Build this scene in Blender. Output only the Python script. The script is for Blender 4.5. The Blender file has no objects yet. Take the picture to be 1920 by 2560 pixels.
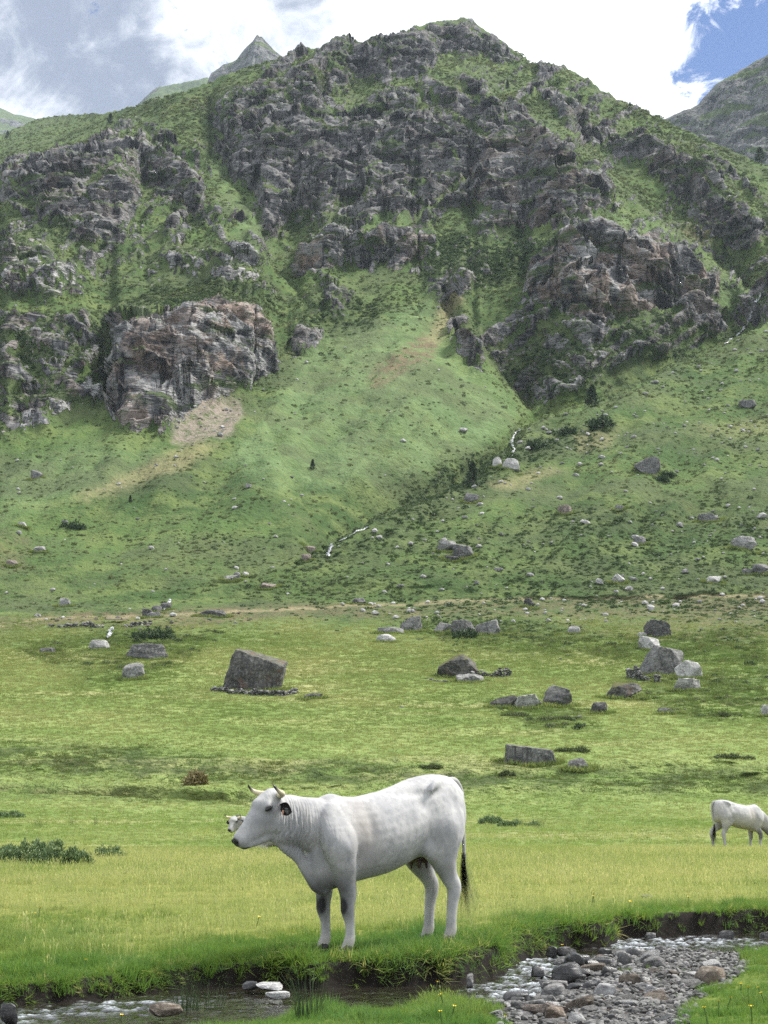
import bpy, bmesh, math, random, time
import numpy as np
from mathutils import Vector, Matrix
T0 = time.time()
random.seed(7); RNG = np.random.default_rng(11)
R = math.radians
scene = bpy.context.scene
COL = scene.collection

# ------------------------------------------------------------------ camera
FPX = 5000.0                      # focal length in pixels of the 1920 x 2560 frame
PITCH = math.atan(724.0/FPX)
CAM = np.array([0.0, 0.0, 1.5])   # eye height over the stream
cd = bpy.data.cameras.new('camera'); cam = bpy.data.objects.new('camera', cd); COL.objects.link(cam)
cam.location = CAM; cam.rotation_euler = (math.pi/2+PITCH, 0, 0)
cd.sensor_fit = 'VERTICAL'; cd.sensor_height = 36.0; cd.lens = FPX/2560*36.0
cd.clip_start = 0.5; cd.clip_end = 20000
scene.camera = cam
scene.render.resolution_x = 768; scene.render.resolution_y = 1024

# ------------------------------------------------------------------ sky, sun, exposure
SUN_EL, SUN_AZ = R(54), R(62)     # azimuth from +Y (away from the camera) towards +X (right)
world = bpy.data.worlds.new("World"); scene.world = world; world.use_nodes = True
WN, WL = world.node_tree.nodes, world.node_tree.links
WN.clear()
def wn(t, **kw):
    n = WN.new(t)
    for k, v in kw.items(): setattr(n, k, v)
    return n
def wmath(op, a, b=None, clamp=False):
    n = wn('ShaderNodeMath', operation=op, use_clamp=clamp)
    for i, x in enumerate((a, b)):
        if x is None: continue
        if isinstance(x, (int, float)): n.inputs[i].default_value = x
        else: WL.new(x, n.inputs[i])
    return n.outputs[0]
wout = wn('ShaderNodeOutputWorld'); wbg = wn('ShaderNodeBackground')
wsky = wn('ShaderNodeTexSky', sky_type='NISHITA', sun_disc=False)
wsky.sun_elevation = SUN_EL; wsky.sun_rotation = SUN_AZ; wsky.altitude = 1800; wsky.dust_density = 0.6
wtc = wn('ShaderNodeTexCoord')
def pix_dir(u, v):
    xc, yc = (u-960)/FPX, (1280-v)/FPX
    d = np.array([xc, math.cos(PITCH)-yc*math.sin(PITCH), math.sin(PITCH)+yc*math.cos(PITCH)])
    return d/np.linalg.norm(d)
def wnoise(scale, detail, rough, off=(0,0,0), dist=0.0, sc=(1,1,1)):
    m = wn('ShaderNodeMapping'); WL.new(wtc.outputs['Generated'], m.inputs[0])
    m.inputs['Location'].default_value = off; m.inputs['Scale'].default_value = sc
    n = wn('ShaderNodeTexNoise'); WL.new(m.outputs[0], n.inputs['Vector'])
    n.inputs['Scale'].default_value = scale; n.inputs['Detail'].default_value = detail
    n.inputs['Roughness'].default_value = rough; n.inputs['Distortion'].default_value = dist
    return n.outputs['Fac']
def wblob(u, v, rad_px, amp):      # a bank of thicker or thinner cloud round one direction
    d = pix_dir(u, v)
    n = wn('ShaderNodeVectorMath', operation='DISTANCE'); WL.new(wtc.outputs['Generated'], n.inputs[0])
    n.inputs[1].default_value = d
    x = wmath('DIVIDE', n.outputs['Value'], rad_px/FPX)
    x = wmath('MULTIPLY', wmath('MULTIPLY', x, x), -1.0)
    return wmath('MULTIPLY', wmath('EXPONENT', x), amp)
def wsum(*xs):
    r = xs[0]
    for x in xs[1:]: r = wmath('ADD', r, x)
    return r
def wramp(x, lo, hi):
    n = wn('ShaderNodeMapRange', interpolation_type='SMOOTHSTEP'); WL.new(x, n.inputs[0])
    n.inputs['From Min'].default_value = lo; n.inputs['From Max'].default_value = hi
    return n.outputs[0]
# how much cloud covers the blue
def wcon(x, k): return wmath('MULTIPLY', wmath('SUBTRACT', x, .5), k)
cover = wsum(wcon(wnoise(9, 3, 0.5, (3.1, .4, 1.7), .4), .7), wcon(wnoise(30, 7, 0.66, (1.1, 2.4, .7), .9), 2.3), wblob(1790, 178, 120, -.62), wblob(1560, 128, 42, -.36), wblob(1740, 22, 50, -.34), wblob(1960, 60, 140, -.60), wblob(1705, 262, 60, .30), wblob(1660, 60, 90, .2), .62)
cover = wramp(cover, .14, .46)
# thin bright cloud against thick grey cloud
thick = wsum(wcon(wnoise(7, 4, 0.55, (.3, 1.9, .2), .5), 1.0), wcon(wnoise(22, 7, 0.62, (2.3, .9, 1.2), .7), 1.5), wcon(wnoise(60, 5, 0.62, (.3, 2.9, 1.6), .6), .7), wblob(100, 120, 520, .43), wblob(60, 210, 200, .10), wblob(850, 20, 170, .34), wblob(1150, 15, 150, .15), wblob(1450, 130, 420, -.50), wblob(470, 30, 95, -.55), wblob(930, 85, 100, -.42), wblob(60, 290, 110, -.22), wblob(330, 205, 160, .16), .46)
thick = wramp(thick, .12, 1.02)
cmix = wn('ShaderNodeMix', data_type='RGBA'); WL.new(thick, cmix.inputs['Factor'])
cmix.inputs['A'].default_value = (13.5, 13.9, 14.4, 1)     # thin, sunlit cloud
cmix.inputs['B'].default_value = (2.75, 3.2, 4.35, 1)        # thick grey-blue cloud
smix = wn('ShaderNodeMix', data_type='RGBA'); WL.new(cover, smix.inputs['Factor'])
wdeep = wn('ShaderNodeMix', data_type='RGBA', blend_type='MULTIPLY'); wdeep.inputs['Factor'].default_value = 1; WL.new(wsky.outputs[0], wdeep.inputs['A']); wdeep.inputs['B'].default_value = (.38, .62, 1.0, 1)
WL.new(wdeep.outputs['Result'], smix.inputs['A']); WL.new(cmix.outputs['Result'], smix.inputs['B'])
WL.new(smix.outputs['Result'], wbg.inputs['Color']); wbg.inputs['Strength'].default_value = 0.05
WL.new(wbg.outputs[0], wout.inputs[0])

sl = bpy.data.lights.new('sun', 'SUN'); sun = bpy.data.objects.new('sun', sl); COL.objects.link(sun)
sl.energy = 3.2; sl.angle = R(16); sl.color = (1.0, 0.965, 0.90)
sdir = Vector((math.cos(SUN_EL)*math.sin(SUN_AZ), math.cos(SUN_EL)*math.cos(SUN_AZ), math.sin(SUN_EL)))
sun.rotation_euler = sdir.to_track_quat('Z', 'Y').to_euler(); sun.location = (0, 0, 60)

vs = scene.view_settings
vs.view_transform = 'Standard'; vs.look = 'None'; vs.exposure = 1.2; vs.gamma = 1.0; vs.use_curve_mapping = False
HAZE = 0.00006
scene.render.engine = 'CYCLES'
cy = scene.cycles
cy.max_bounces = 6; cy.diffuse_bounces = 3; cy.glossy_bounces = 2; cy.transmission_bounces = 4; cy.transparent_max_bounces = 8; cy.volume_bounces = 1
cy.use_adaptive_sampling = False; cy.adaptive_threshold = 0.01
cy.use_denoising = False; cy.denoiser = 'OPENIMAGEDENOISE'; cy.denoising_prefilter = 'ACCURATE'; cy.denoising_input_passes = 'RGB_ALBEDO_NORMAL'; cy.caustics_reflective = False; cy.caustics_refractive = False

# ------------------------------------------------------------------ numpy noise
def _hash(ix, iy, iz, seed):
    h = (ix*374761393 + iy*668265263 + iz*2147483647 + seed*1274126177) & 0xFFFFFFFF
    h = ((h ^ (h >> 13))*1274126177) & 0xFFFFFFFF
    h = ((h ^ (h >> 16))*2246822519) & 0xFFFFFFFF
    return h ^ (h >> 15)
_ang = np.random.default_rng(5).normal(size=(256, 3)); _ang /= np.linalg.norm(_ang, axis=1)[:, None]
def noise3(x, y, z, seed=0):
    """gradient noise, about -1..1"""
    x, y, z = np.broadcast_arrays(x, y, z)
    fx, fy, fz = np.floor(x), np.floor(y), np.floor(z)
    ix, iy, iz = fx.astype(np.int64), fy.astype(np.int64), fz.astype(np.int64)
    x, y, z = x-fx, y-fy, z-fz
    ux, uy, uz = (t*t*t*(t*(t*6-15)+10) for t in (x, y, z))
    out = 0
    for dx in (0, 1):
        wx = ux if dx else 1-ux
        for dy in (0, 1):
            wy = uy if dy else 1-uy
            for dz in (0, 1):
                wz = uz if dz else 1-uz
                g = _ang[_hash(ix+dx, iy+dy, iz+dz, seed) & 255]
                out = out + wx*wy*wz*(g[..., 0]*(x-dx)+g[..., 1]*(y-dy)+g[..., 2]*(z-dz))
    return out*1.5
def noise2(x, y, seed=0):
    x, y = np.broadcast_arrays(x, y)
    fx, fy = np.floor(x), np.floor(y)
    ix, iy = fx.astype(np.int64), fy.astype(np.int64)
    x, y = x-fx, y-fy
    ux, uy = (t*t*t*(t*(t*6-15)+10) for t in (x, y))
    out = 0
    for dx in (0, 1):
        wx = ux if dx else 1-ux
        for dy in (0, 1):
            wy = uy if dy else 1-uy
            a = (_hash(ix+dx, iy+dy, 0, seed) & 1023)*(2*math.pi/1024)
            out = out + wx*wy*(np.cos(a)*(x-dx)+np.sin(a)*(y-dy))
    return out*1.4
def fbm2(x, y, oct=4, seed=0, gain=.5):
    s, a, t = 0, 1.0, 0
    for o in range(oct):
        s = s + a*noise2(x*2**o, y*2**o, seed+o*17); t += a; a *= gain
    return s/t
def fbm3(x, y, z, oct=4, seed=0, gain=.5, ridged=False):
    s, a, t = 0, 1.0, 0
    for o in range(oct):
        n = noise3(x*2**o, y*2**o, z*2**o, seed+o*17)
        if ridged: n = 1-2*np.abs(n)
        s = s + a*n; t += a; a *= gain
    return s/t
def sstep(lo, hi, x):
    t = np.clip((x-lo)/(hi-lo), 0, 1); return t*t*(3-2*t)
def poly_sd(pu, pv, poly):
    """signed distance to a polygon, positive inside"""
    pu = np.asarray(pu, float); pv = np.asarray(pv, float)
    d2 = np.full(pu.shape, 1e18); ins = np.zeros(pu.shape, bool)
    n = len(poly)
    for i in range(n):
        ax, ay = poly[i]; bx, by = poly[(i+1) % n]
        ex, ey = bx-ax, by-ay
        wx, wy = pu-ax, pv-ay
        t = np.clip((wx*ex+wy*ey)/(ex*ex+ey*ey+1e-9), 0, 1)
        d2 = np.minimum(d2, (wx-ex*t)**2+(wy-ey*t)**2)
        c = ((ay > pv) != (by > pv))
        if ey != 0: ins ^= c & (pu < ex*(pv-ay)/ey+ax)
    d = np.sqrt(d2)
    return np.where(ins, d, -d)
def line_d(pu, pv, line):
    """distance to a polyline, and the side (positive: above it in the picture sense, smaller v)"""
    pu = np.asarray(pu, float); pv = np.asarray(pv, float)
    best = np.full(pu.shape, 1e18); side = np.zeros(pu.shape); tt = np.zeros(pu.shape)
    n = len(line)-1
    for i in range(n):
        ax, ay = line[i]; bx, by = line[i+1]
        ex, ey = bx-ax, by-ay
        wx, wy = pu-ax, pv-ay
        t = np.clip((wx*ex+wy*ey)/(ex*ex+ey*ey+1e-9), 0, 1)
        d = (wx-ex*t)**2+(wy-ey*t)**2
        s = np.sign(ex*wy-ey*wx)
        m = d < best
        best = np.where(m, d, best); side = np.where(m, s, side); tt = np.where(m, (i+t)/n, tt)
    return np.sqrt(best), side, tt

# ------------------------------------------------------------------ object helpers
def tag(o, label=None, cat=None, group=None, kind=None):
    if label: o['label'] = label
    if cat: o['category'] = cat
    if group: o['group'] = group
    if kind: o['kind'] = kind
    return o
def empty(name, loc=(0, 0, 0), rz=0.0):
    o = bpy.data.objects.new(name, None); COL.objects.link(o)
    o.location = loc; o.rotation_euler = (0, 0, rz); o.empty_display_size = .1
    return o
def mesh_from(name, verts, faces, smooth=True):
    """verts (n,3) array; faces (m,3) or (m,4) int array, or a list of polygons"""
    me = bpy.data.meshes.new(name)
    verts = np.asarray(verts, np.float32)
    if isinstance(faces, np.ndarray):
        k = faces.shape[1]; m = len(faces)
        me.vertices.add(len(verts)); me.vertices.foreach_set('co', verts.ravel())
        me.loops.add(m*k); me.loops.foreach_set('vertex_index', faces.astype(np.int32).ravel())
        me.polygons.add(m); me.polygons.foreach_set('loop_start', np.arange(0, m*k, k, dtype=np.int32))
        me.polygons.foreach_set('use_smooth', np.full(m, smooth, bool))
        me.update(calc_edges=True)
    else:
        me.from_pydata([tuple(map(float, v)) for v in verts], [], faces)
        for p in me.polygons: p.use_smooth = smooth
    return me
def attr(me, name, vals, typ='FLOAT'):
    a = me.attributes.new(name, typ, 'POINT')
    a.data.foreach_set('value' if typ == 'FLOAT' else ('vector' if typ == 'FLOAT_VECTOR' else 'color'), np.asarray(vals, np.float32).ravel())
def add_obj(name, me, mat=None, parent=None, loc=None):
    o = bpy.data.objects.new(name, me); COL.objects.link(o)
    if mat is not None and not me.materials: me.materials.append(mat)
    if parent is not None: o.parent = parent
    if loc is not None: o.location = loc
    return o
def copy_tree(o, parent=None):
    c = o.copy(); COL.objects.link(c); c.parent = parent
    for ch in list(o.children): copy_tree(ch, c)
    return c

# ------------------------------------------------------------------ material helpers
class NT:
    def __init__(s, name):
        s.m = bpy.data.materials.new(name); s.m.use_nodes = True
        s.t = s.m.node_tree; s.N, s.L = s.t.nodes, s.t.links
        s.N.clear(); s.out = s.N.new('ShaderNodeOutputMaterial')
    def n(s, t, **kw):
        n = s.N.new(t)
        for k, v in kw.items(): setattr(n, k, v)
        return n
    def put(s, sock, v):
        if v is None: return
        if hasattr(v, 'is_output'): s.L.new(v, sock)
        elif isinstance(v, (tuple, list)) and len(v) == 3 and sock.type == 'RGBA': sock.default_value = (*v, 1)
        else: sock.default_value = v
    def math(s, op, a, b=None, clamp=False):
        n = s.n('ShaderNodeMath', operation=op, use_clamp=clamp)
        s.put(n.inputs[0], a); s.put(n.inputs[1], b)
        return n.outputs[0]
    def ramp(s, x, lo, hi, tlo=0.0, thi=1.0):
        n = s.n('ShaderNodeMapRange', interpolation_type='SMOOTHSTEP')
        s.put(n.inputs['Value'], x)
        for k, v in (('From Min', lo), ('From Max', hi), ('To Min', tlo), ('To Max', thi)): s.put(n.inputs[k], v)
        return n.outputs[0]
    def mix(s, f, a, b, blend='MIX'):
        n = s.n('ShaderNodeMix', data_type='RGBA', blend_type=blend)
        s.put(n.inputs['Factor'], f); s.put(n.inputs[6], a); s.put(n.inputs[7], b)
        return n.outputs[2]
    def attr(s, name, typ='GEOMETRY', out='Fac'):
        n = s.n('ShaderNodeAttribute', attribute_name=name, attribute_type=typ)
        return n.outputs[out]
    def co(s, kind='Object'):
        return s.n('ShaderNodeTexCoord').outputs[kind]
    def mapping(s, v, sc=(1, 1, 1), rot=(0, 0, 0), loc=(0, 0, 0)):
        n = s.n('ShaderNodeMapping'); s.put(n.inputs[0], v)
        n.inputs['Scale'].default_value = sc; n.inputs['Rotation'].default_value = rot; n.inputs['Location'].default_value = loc
        return n.outputs[0]
    def noise(s, v, scale, detail=4, rough=.55, dist=0.0, out='Fac'):
        n = s.n('ShaderNodeTexNoise'); s.put(n.inputs['Vector'], v)
        n.inputs['Scale'].default_value = scale; n.inputs['Detail'].default_value = detail
        n.inputs['Roughness'].default_value = rough; n.inputs['Distortion'].default_value = dist
        return n.outputs[out]
    def voro(s, v, scale, feature='F1', out='Distance', rnd=1.0):
        n = s.n('ShaderNodeTexVoronoi', feature=feature); s.put(n.inputs['Vector'], v)
        n.inputs['Scale'].default_value = scale; n.inputs['Randomness'].default_value = rnd
        return n.outputs[out]
    def bump(s, h, strength=.5, dist=.1, normal=None):
        n = s.n('ShaderNodeBump'); s.put(n.inputs['Height'], h)
        n.inputs['Strength'].default_value = strength; n.inputs['Distance'].default_value = dist
        s.put(n.inputs['Normal'], normal)
        return n.outputs[0]
    def bsdf(s, color, rough=.8, normal=None, spec=.3, **kw):
        b = s.n('ShaderNodeBsdfPrincipled')
        s.put(b.inputs['Base Color'], color); s.put(b.inputs['Roughness'], rough)
        s.put(b.inputs['Normal'], normal); b.inputs['Specular IOR Level'].default_value = spec
        for k, v in kw.items(): s.put(b.inputs[k.replace('_', ' ')], v)
        return b.outputs[0]
    def done(s, sh):
        s.L.new(sh, s.out.inputs['Surface']); return s.m
# ================================================================== THE LAND
K = 1.1573                        # the measuring picture was 1659 px wide
def el(v):                        # tangent of the elevation angle of picture row v (on the centre line)
    yc = (1280-np.asarray(v, float))/FPX
    return (math.sin(PITCH)+yc*math.cos(PITCH))/(math.cos(PITCH)-yc*math.sin(PITCH))
def rays(u, v):                   # per metre of forward distance
    xc, yc = (np.asarray(u, float)-960)/FPX, (1280-np.asarray(v, float))/FPX
    dy = math.cos(PITCH)-yc*math.sin(PITCH)
    return xc/dy, (math.sin(PITCH)+yc*math.cos(PITCH))/dy
def on_plane(u, v, z):            # where the sight line meets a level plane
    rx, rz = rays(u, v); Y = (z-CAM[2])/rz
    return rx*Y, Y

# ---------- the near meadow, the stream bed and its banks, laid out in plan
WZ = 0.0
far_line = [(-900, 2560), (-400, 2530), (0, 2505), (84, 2501), (253, 2489), (329, 2480), (422, 2468), (527, 2459), (696, 2457), (794, 2463), (900, 2458), (1022, 2457), (1170, 2447), (1254, 2429), (1300, 2404), (1337, 2391), (1396, 2378), (1460, 2374), (1530, 2371), (1560, 2353), (1693, 2347), (1816, 2342), (1920, 2337), (2100, 2332), (2500, 2320), (2900, 2310)]
near_line = [(2900, 2360), (2100, 2366), (1870, 2377), (1792, 2382), (1668, 2377), (1594, 2381), (1446, 2396), (1377, 2426), (1416, 2455), (1337, 2493), (1248, 2505), (1200, 2508), (1106, 2492), (1022, 2500), (937, 2532), (895, 2534), (811, 2518), (700, 2536), (663, 2542), (600, 2566), (363, 2575), (330, 2610), (0, 2660), (-400, 2710), (-900, 2770)]
gravel_line = [(1241, 2500), (1337, 2490), (1416, 2455), (1377, 2426), (1446, 2396), (1594, 2381), (1668, 2377), (1792, 2382), (1885, 2376), (1851, 2416), (1816, 2456), (1791, 2485), (1712, 2525), (1690, 2560), (1690, 2800), (1290, 2800), (1275, 2560)]
pl = lambda pts: [tuple(float(c) for c in on_plane(u, v, WZ)) for u, v in pts]
WATER = pl(far_line)+pl(near_line); FARL = pl(far_line); GRAVEL = pl(gravel_line)
_nl = sorted(pl(near_line)); near_x = np.array([p[0] for p in _nl]); near_y = np.array([p[1] for p in _nl])
far_x = np.array([p[0] for p in FARL]); far_y = np.array([p[1] for p in FARL])
def ground_parts(x, y):
    """height, signed distance to the water, far-side mask, signed distance to the gravel"""
    x, y = np.asarray(x, float), np.asarray(y, float)
    wob = .10*fbm2(x*1.7, y*1.7, 3, 31)+.05*noise2(x*6, y*6, 33)
    sw = poly_sd(x, y, WATER)+wob*.55
    yf = np.interp(x, far_x, far_y); far = y > .5*yf+.5*np.minimum(np.interp(x, near_x, near_y), yf-.2)
    sg = poly_sd(x, y, GRAVEL)+wob*.6
    big = np.clip((y-15)/8, 0, 1)
    zmeadow = .235+.030*np.clip(x, -4, 5)*np.exp(-((y-19)/7.0)**2)-.06*np.exp(-np.clip(y-yf, 0, None)/1.4)
    zmeadow = zmeadow+.030*fbm2(x*.35, y*.35, 3, 41)+.035*big*fbm2(x*.12+4, y*.12, 3, 43)+.012*noise2(x*2.3, y*2.3, 44)
    znear = .02+.05*sstep(0, .9, -sw)+.02*fbm2(x*1.3, y*1.3, 3, 45)
    zgrav = .012+.05*sstep(0, .8, np.minimum(sg, -sw))+.012*fbm2(x*2, y*2, 3, 46)
    und = .05+.05*fbm2(x*2.1, y*2.1, 2, 47)                    # how far the bank leans out
    bank = sstep(-.01, .07+und, -sw)
    bed = -.05-.07*sstep(0, .6, sw)
    zf = bed+(zmeadow-bed)*bank
    bankn = sstep(-.05, .35, -sw)
    g = sstep(-.08, .08, sg)
    zn = bed+((znear*(1-g)+zgrav*g)-bed)*bankn
    return np.where(far, zf, zn), sw, far, sg, yf
def ground_z(x, y):
    return ground_parts(x, y)[0]

xs = np.concatenate([np.linspace(-30, -7.2, 60), np.arange(-7, 8.01, .055), np.linspace(8.2, 30, 60)])
ys = np.concatenate([np.arange(7, 24, .055), 24*np.exp(np.linspace(0, math.log(62/24), 200))])
GX, GY = np.meshgrid(xs, ys)
GZ, sw, far, sg, yf = ground_parts(GX, GY)
def grid_faces(nr, nc):
    a = np.arange(nr*nc).reshape(nr, nc)
    return np.stack([a[:-1, :-1], a[:-1, 1:], a[1:, 1:], a[1:, :-1]], -1).reshape(-1, 4)
me = mesh_from('meadow', np.stack([GX, GY, GZ], -1).reshape(-1, 3), grid_faces(*GX.shape))
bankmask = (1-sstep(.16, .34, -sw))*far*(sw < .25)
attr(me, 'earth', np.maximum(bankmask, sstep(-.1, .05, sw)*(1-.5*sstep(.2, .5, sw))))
attr(me, 'gravel', np.maximum(sstep(-.1, .1, sg), sstep(-.03, .03, sw))*(1-bankmask))
attr(me, 'dry', np.clip(.5+.9*fbm2(GX*.22, GY*.13, 4, 51)+.35*sstep(18, 32, GY)-.5*sstep(5, 0, GY-yf)*far-.5*(~far), 0, 1))
MEADOW_ME = me

# ---------- the hillside and the mountain
sil = [(-900, 560), (-500, 470), (-200, 390), (0, 338), (45, 318), (93, 296), (180, 286), (260, 285), (345, 262), (430, 236), (505, 215), (560, 190), (640, 165), (700, 147), (712, 145), (760, 133), (798, 123), (815, 108), (828, 103), (850, 101), (880, 98), (905, 106), (935, 100), (1000, 90), (1018, 87), (1032, 76), (1050, 66), (1075, 62), (1100, 55), (1125, 56), (1157, 48), (1180, 58), (1227, 86), (1262, 108), (1296, 132), (1330, 160), (1340, 164), (1352, 160), (1385, 165), (1400, 172), (1440, 182), (1481, 212), (1530, 240), (1575, 262), (1600, 276), (1624, 290), (1655, 300), (1700, 322), (1760, 350), (1830, 378), (1900, 405), (2000, 452), (2150, 540), (2500, 680), (2900, 800)]
sil = np.array(sil, float)
ucol = np.concatenate([np.linspace(-860, -60, 46), np.arange(-40, 1961, 3.1), np.linspace(1980, 2780, 46)])
NC = len(ucol)
VB = 2116.0; NR = 980
vtop = np.interp(ucol, sil[:, 0], sil[:, 1]) + 5*fbm2(ucol/28., ucol*0, 4, 61, .6)
tt = np.linspace(0, 1, NR)
V = VB-(VB-vtop[None, :])*tt[:, None]
U = np.broadcast_to(ucol[None, :], V.shape)
E = rays(U, V)[1]

def P_(*pts): return [(x*K, y*K) for x, y in pts]
# outcrops: outline, how rocky, how steep, rust, paleness
crags = [
 (P_((0, 380), (250, 280), (450, 200), (700, 90), (1000, 45), (1200, 150), (1430, 260), (1659, 420), (1800, 700), (1300, 720), (1000, 580), (600, 560), (300, 620), (0, 700)), .40, .15, .12, .25),
 (P_((0, 395), (30, 350), (100, 330), (180, 318), (250, 298), (330, 312), (400, 350), (440, 400), (446, 470), (420, 480), (360, 430), (310, 400), (300, 478), (240, 550), (180, 540), (110, 500), (60, 450), (0, 432)), .78, .9, .25, .45),
 (P_((455, 250), (480, 225), (560, 185), (640, 160), (700, 100), (790, 93), (900, 70), (1000, 52), (1060, 80), (1130, 125), (1130, 150), (1040, 130), (960, 130), (920, 175), (780, 190), (700, 215), (690, 250), (760, 250), (830, 205), (900, 190), (1010, 180), (1040, 200), (1130, 240), (1200, 300), (1270, 345), (1340, 410), (1300, 455), (1240, 490), (1180, 500), (1060, 505), (1040, 520), (1010, 450), (930, 480), (820, 485), (700, 500), (640, 455), (600, 520), (565, 525), (560, 440), (500, 400), (460, 330)), .74, .85, .12, .22),
 (P_((1000, 330), (1060, 300), (1180, 300), (1290, 390), (1330, 420), (1290, 470), (1180, 500), (1045, 515), (1030, 450), (1020, 400)), .86, 1.3, .35, .30),
 (P_((560, 300), (700, 290), (820, 230), (900, 240), (1000, 260), (1010, 340), (960, 360), (860, 380), (820, 420), (700, 440), (640, 440), (590, 400)), .80, 1.0, .1, .25),
 (P_((1150, 150), (1180, 145), (1210, 165), (1180, 175), (1160, 180)), .9, .8, .1, .2),
 (P_((1155, 185), (1240, 240), (1300, 285), (1400, 295), (1500, 355), (1600, 430), (1645, 500), (1659, 560), (1590, 540), (1530, 500), (1470, 450), (1400, 380), (1330, 345), (1270, 320), (1220, 280), (1180, 230)), .80, 1.1, .25, .25),
 (P_((1135, 620), (1150, 570), (1190, 535), (1240, 520), (1285, 500), (1340, 525), (1430, 548), (1490, 590), (1545, 600), (1550, 640), (1540, 660), (1480, 650), (1420, 680), (1340, 690), (1290, 715), (1230, 690), (1140, 650)), .97, 1.9, .65, .72),
 (P_((1540, 660), (1560, 720), (1530, 740), (1480, 700), (1430, 670), (1480, 645)), .85, 1.2, .3, .35),
 (P_((985, 735), (1050, 715), (1130, 650), (1290, 720), (1430, 690), (1530, 730), (1500, 760), (1400, 790), (1300, 800), (1250, 850), (1190, 880), (1120, 850), (1060, 800), (1030, 780)), .56, .7, .15, .3),
 (P_((243, 700), (300, 690), (430, 668), (460, 655), (560, 680), (598, 780), (600, 806), (540, 842), (440, 870), (350, 935), (270, 925), (238, 890), (240, 800), (250, 760)), .95, 2.0, .50, .60),
 (P_((430, 675), (460, 660), (560, 685), (592, 780), (520, 830), (430, 790)), 1.0, 1.2, .75, .85),
 (P_((295, 585), (350, 555), (470, 528), (560, 560), (600, 620), (590, 670), (520, 640), (400, 600), (320, 625)), .56, .5, .1, 1.2),
 (P_((0, 705), (90, 690), (180, 690), (225, 740), (215, 830), (150, 880), (60, 900), (0, 960)), .62, .7, .30, .35),
 (P_((60, 880), (100, 850), (180, 832), (225, 850), (150, 890), (90, 925), (50, 930)), .75, .5, .1, 1.4),
 (P_((0, 530), (100, 545), (150, 590), (195, 615), (185, 645), (120, 660), (0, 655)), .66, .4, .25, 1.3),
 (P_((635, 560), (650, 540), (720, 505), (800, 500), (900, 515), (955, 520), (930, 560), (880, 590), (830, 575), (740, 580), (690, 600), (640, 600)), .78, 1.3, .45, .45),
 (P_((640, 575), (690, 525), (715, 530), (700, 580), (660, 600)), 1.0, 1.3, 1.0, .55),
 (P_((845, 575), (890, 560), (880, 590), (850, 595)), .9, 1.0, .8, .6),
 (P_((615, 735), (650, 715), (695, 730), (690, 762), (640, 768)), .85, 1.2, .3, .35),
 (P_((645, 640), (700, 610), (770, 640), (740, 690), (660, 690)), .50, .5, .1, .2),
 (P_((890, 570), (990, 560), (1040, 640), (1020, 720), (980, 745), (930, 650)), .52, .6, .15, .25),
 (P_((1000, 600), (1090, 560), (1140, 600), (1130, 690), (1020, 730)), .40, .4, .1, .2),
 (P_((1575, 680), (1600, 645), (1659, 600), (1800, 560), (1800, 690), (1640, 705), (1590, 705)), .8, .9, .2, .3),
 (P_((970, 735), (1020, 715), (1060, 770), (1040, 800), (1000, 770)), .8, .9, .2, .5),
 (P_((1110, 830), (1180, 850), (1250, 840), (1260, 870), (1200, 892), (1130, 860)), .6, .5, .2, .4),
]
soils = [  # bare earth, scree and tracks: outline, strength, kind (0 straw, 1 brown earth, 2 pinkish scree)
 (P_((795, 815), (850, 770), (915, 722), (942, 745), (930, 775), (850, 815), (815, 838)), .95, 1),
 (P_((960, 650), (985, 625), (1000, 640), (970, 700), (940, 750), (915, 735), (945, 690)), .75, 0),
 (P_((395, 860), (440, 850), (515, 868), (525, 895), (500, 935), (440, 950), (400, 960), (370, 950)), .85, 2),
 (P_((430, 950), (470, 965), (400, 1010), (300, 1045), (190, 1085), (160, 1080), (260, 1030), (360, 985)), .62, 0),
 (P_((1130, 835), (1165, 815), (1170, 840), (1150, 850)), .8, 2),
 (P_((1470, 505), (1520, 490), (1550, 525), (1500, 535)), .6, 1),
 (P_((1060, 1045), (1130, 1020), (1200, 1008), (1220, 1018), (1130, 1055), (1080, 1062)), .6, 0),
 (P_((1240, 940), (1330, 930), (1320, 965), (1250, 975)), .45, 0),
 (P_((1480, 915), (1560, 915), (1659, 905), (1659, 940), (1540, 940)), .35, 0),
 (P_((0, 1340), (150, 1322), (300, 1322), (420, 1318), (560, 1312), (560, 1340), (420, 1348), (300, 1360), (150, 1350), (0, 1362)), .75, 1),
 (P_((560, 1312), (900, 1300), (1230, 1296), (1659, 1290), (1760, 1285), (1760, 1340), (1500, 1350), (1350, 1335), (1100, 1330), (800, 1335), (560, 1335)), .55, 1),
 (P_((1160, 1315), (1400, 1330), (1659, 1320), (1659, 1380), (1400, 1390), (1250, 1370)), .45, 1),
 (P_((0, 1150), (70, 1160), (60, 1230), (0, 1240)), .3, 1),
 (P_((840, 1410), (1060, 1400), (1260, 1410), (1400, 1430), (1300, 1445), (1100, 1430), (900, 1425)), .35, 0),
]
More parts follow.
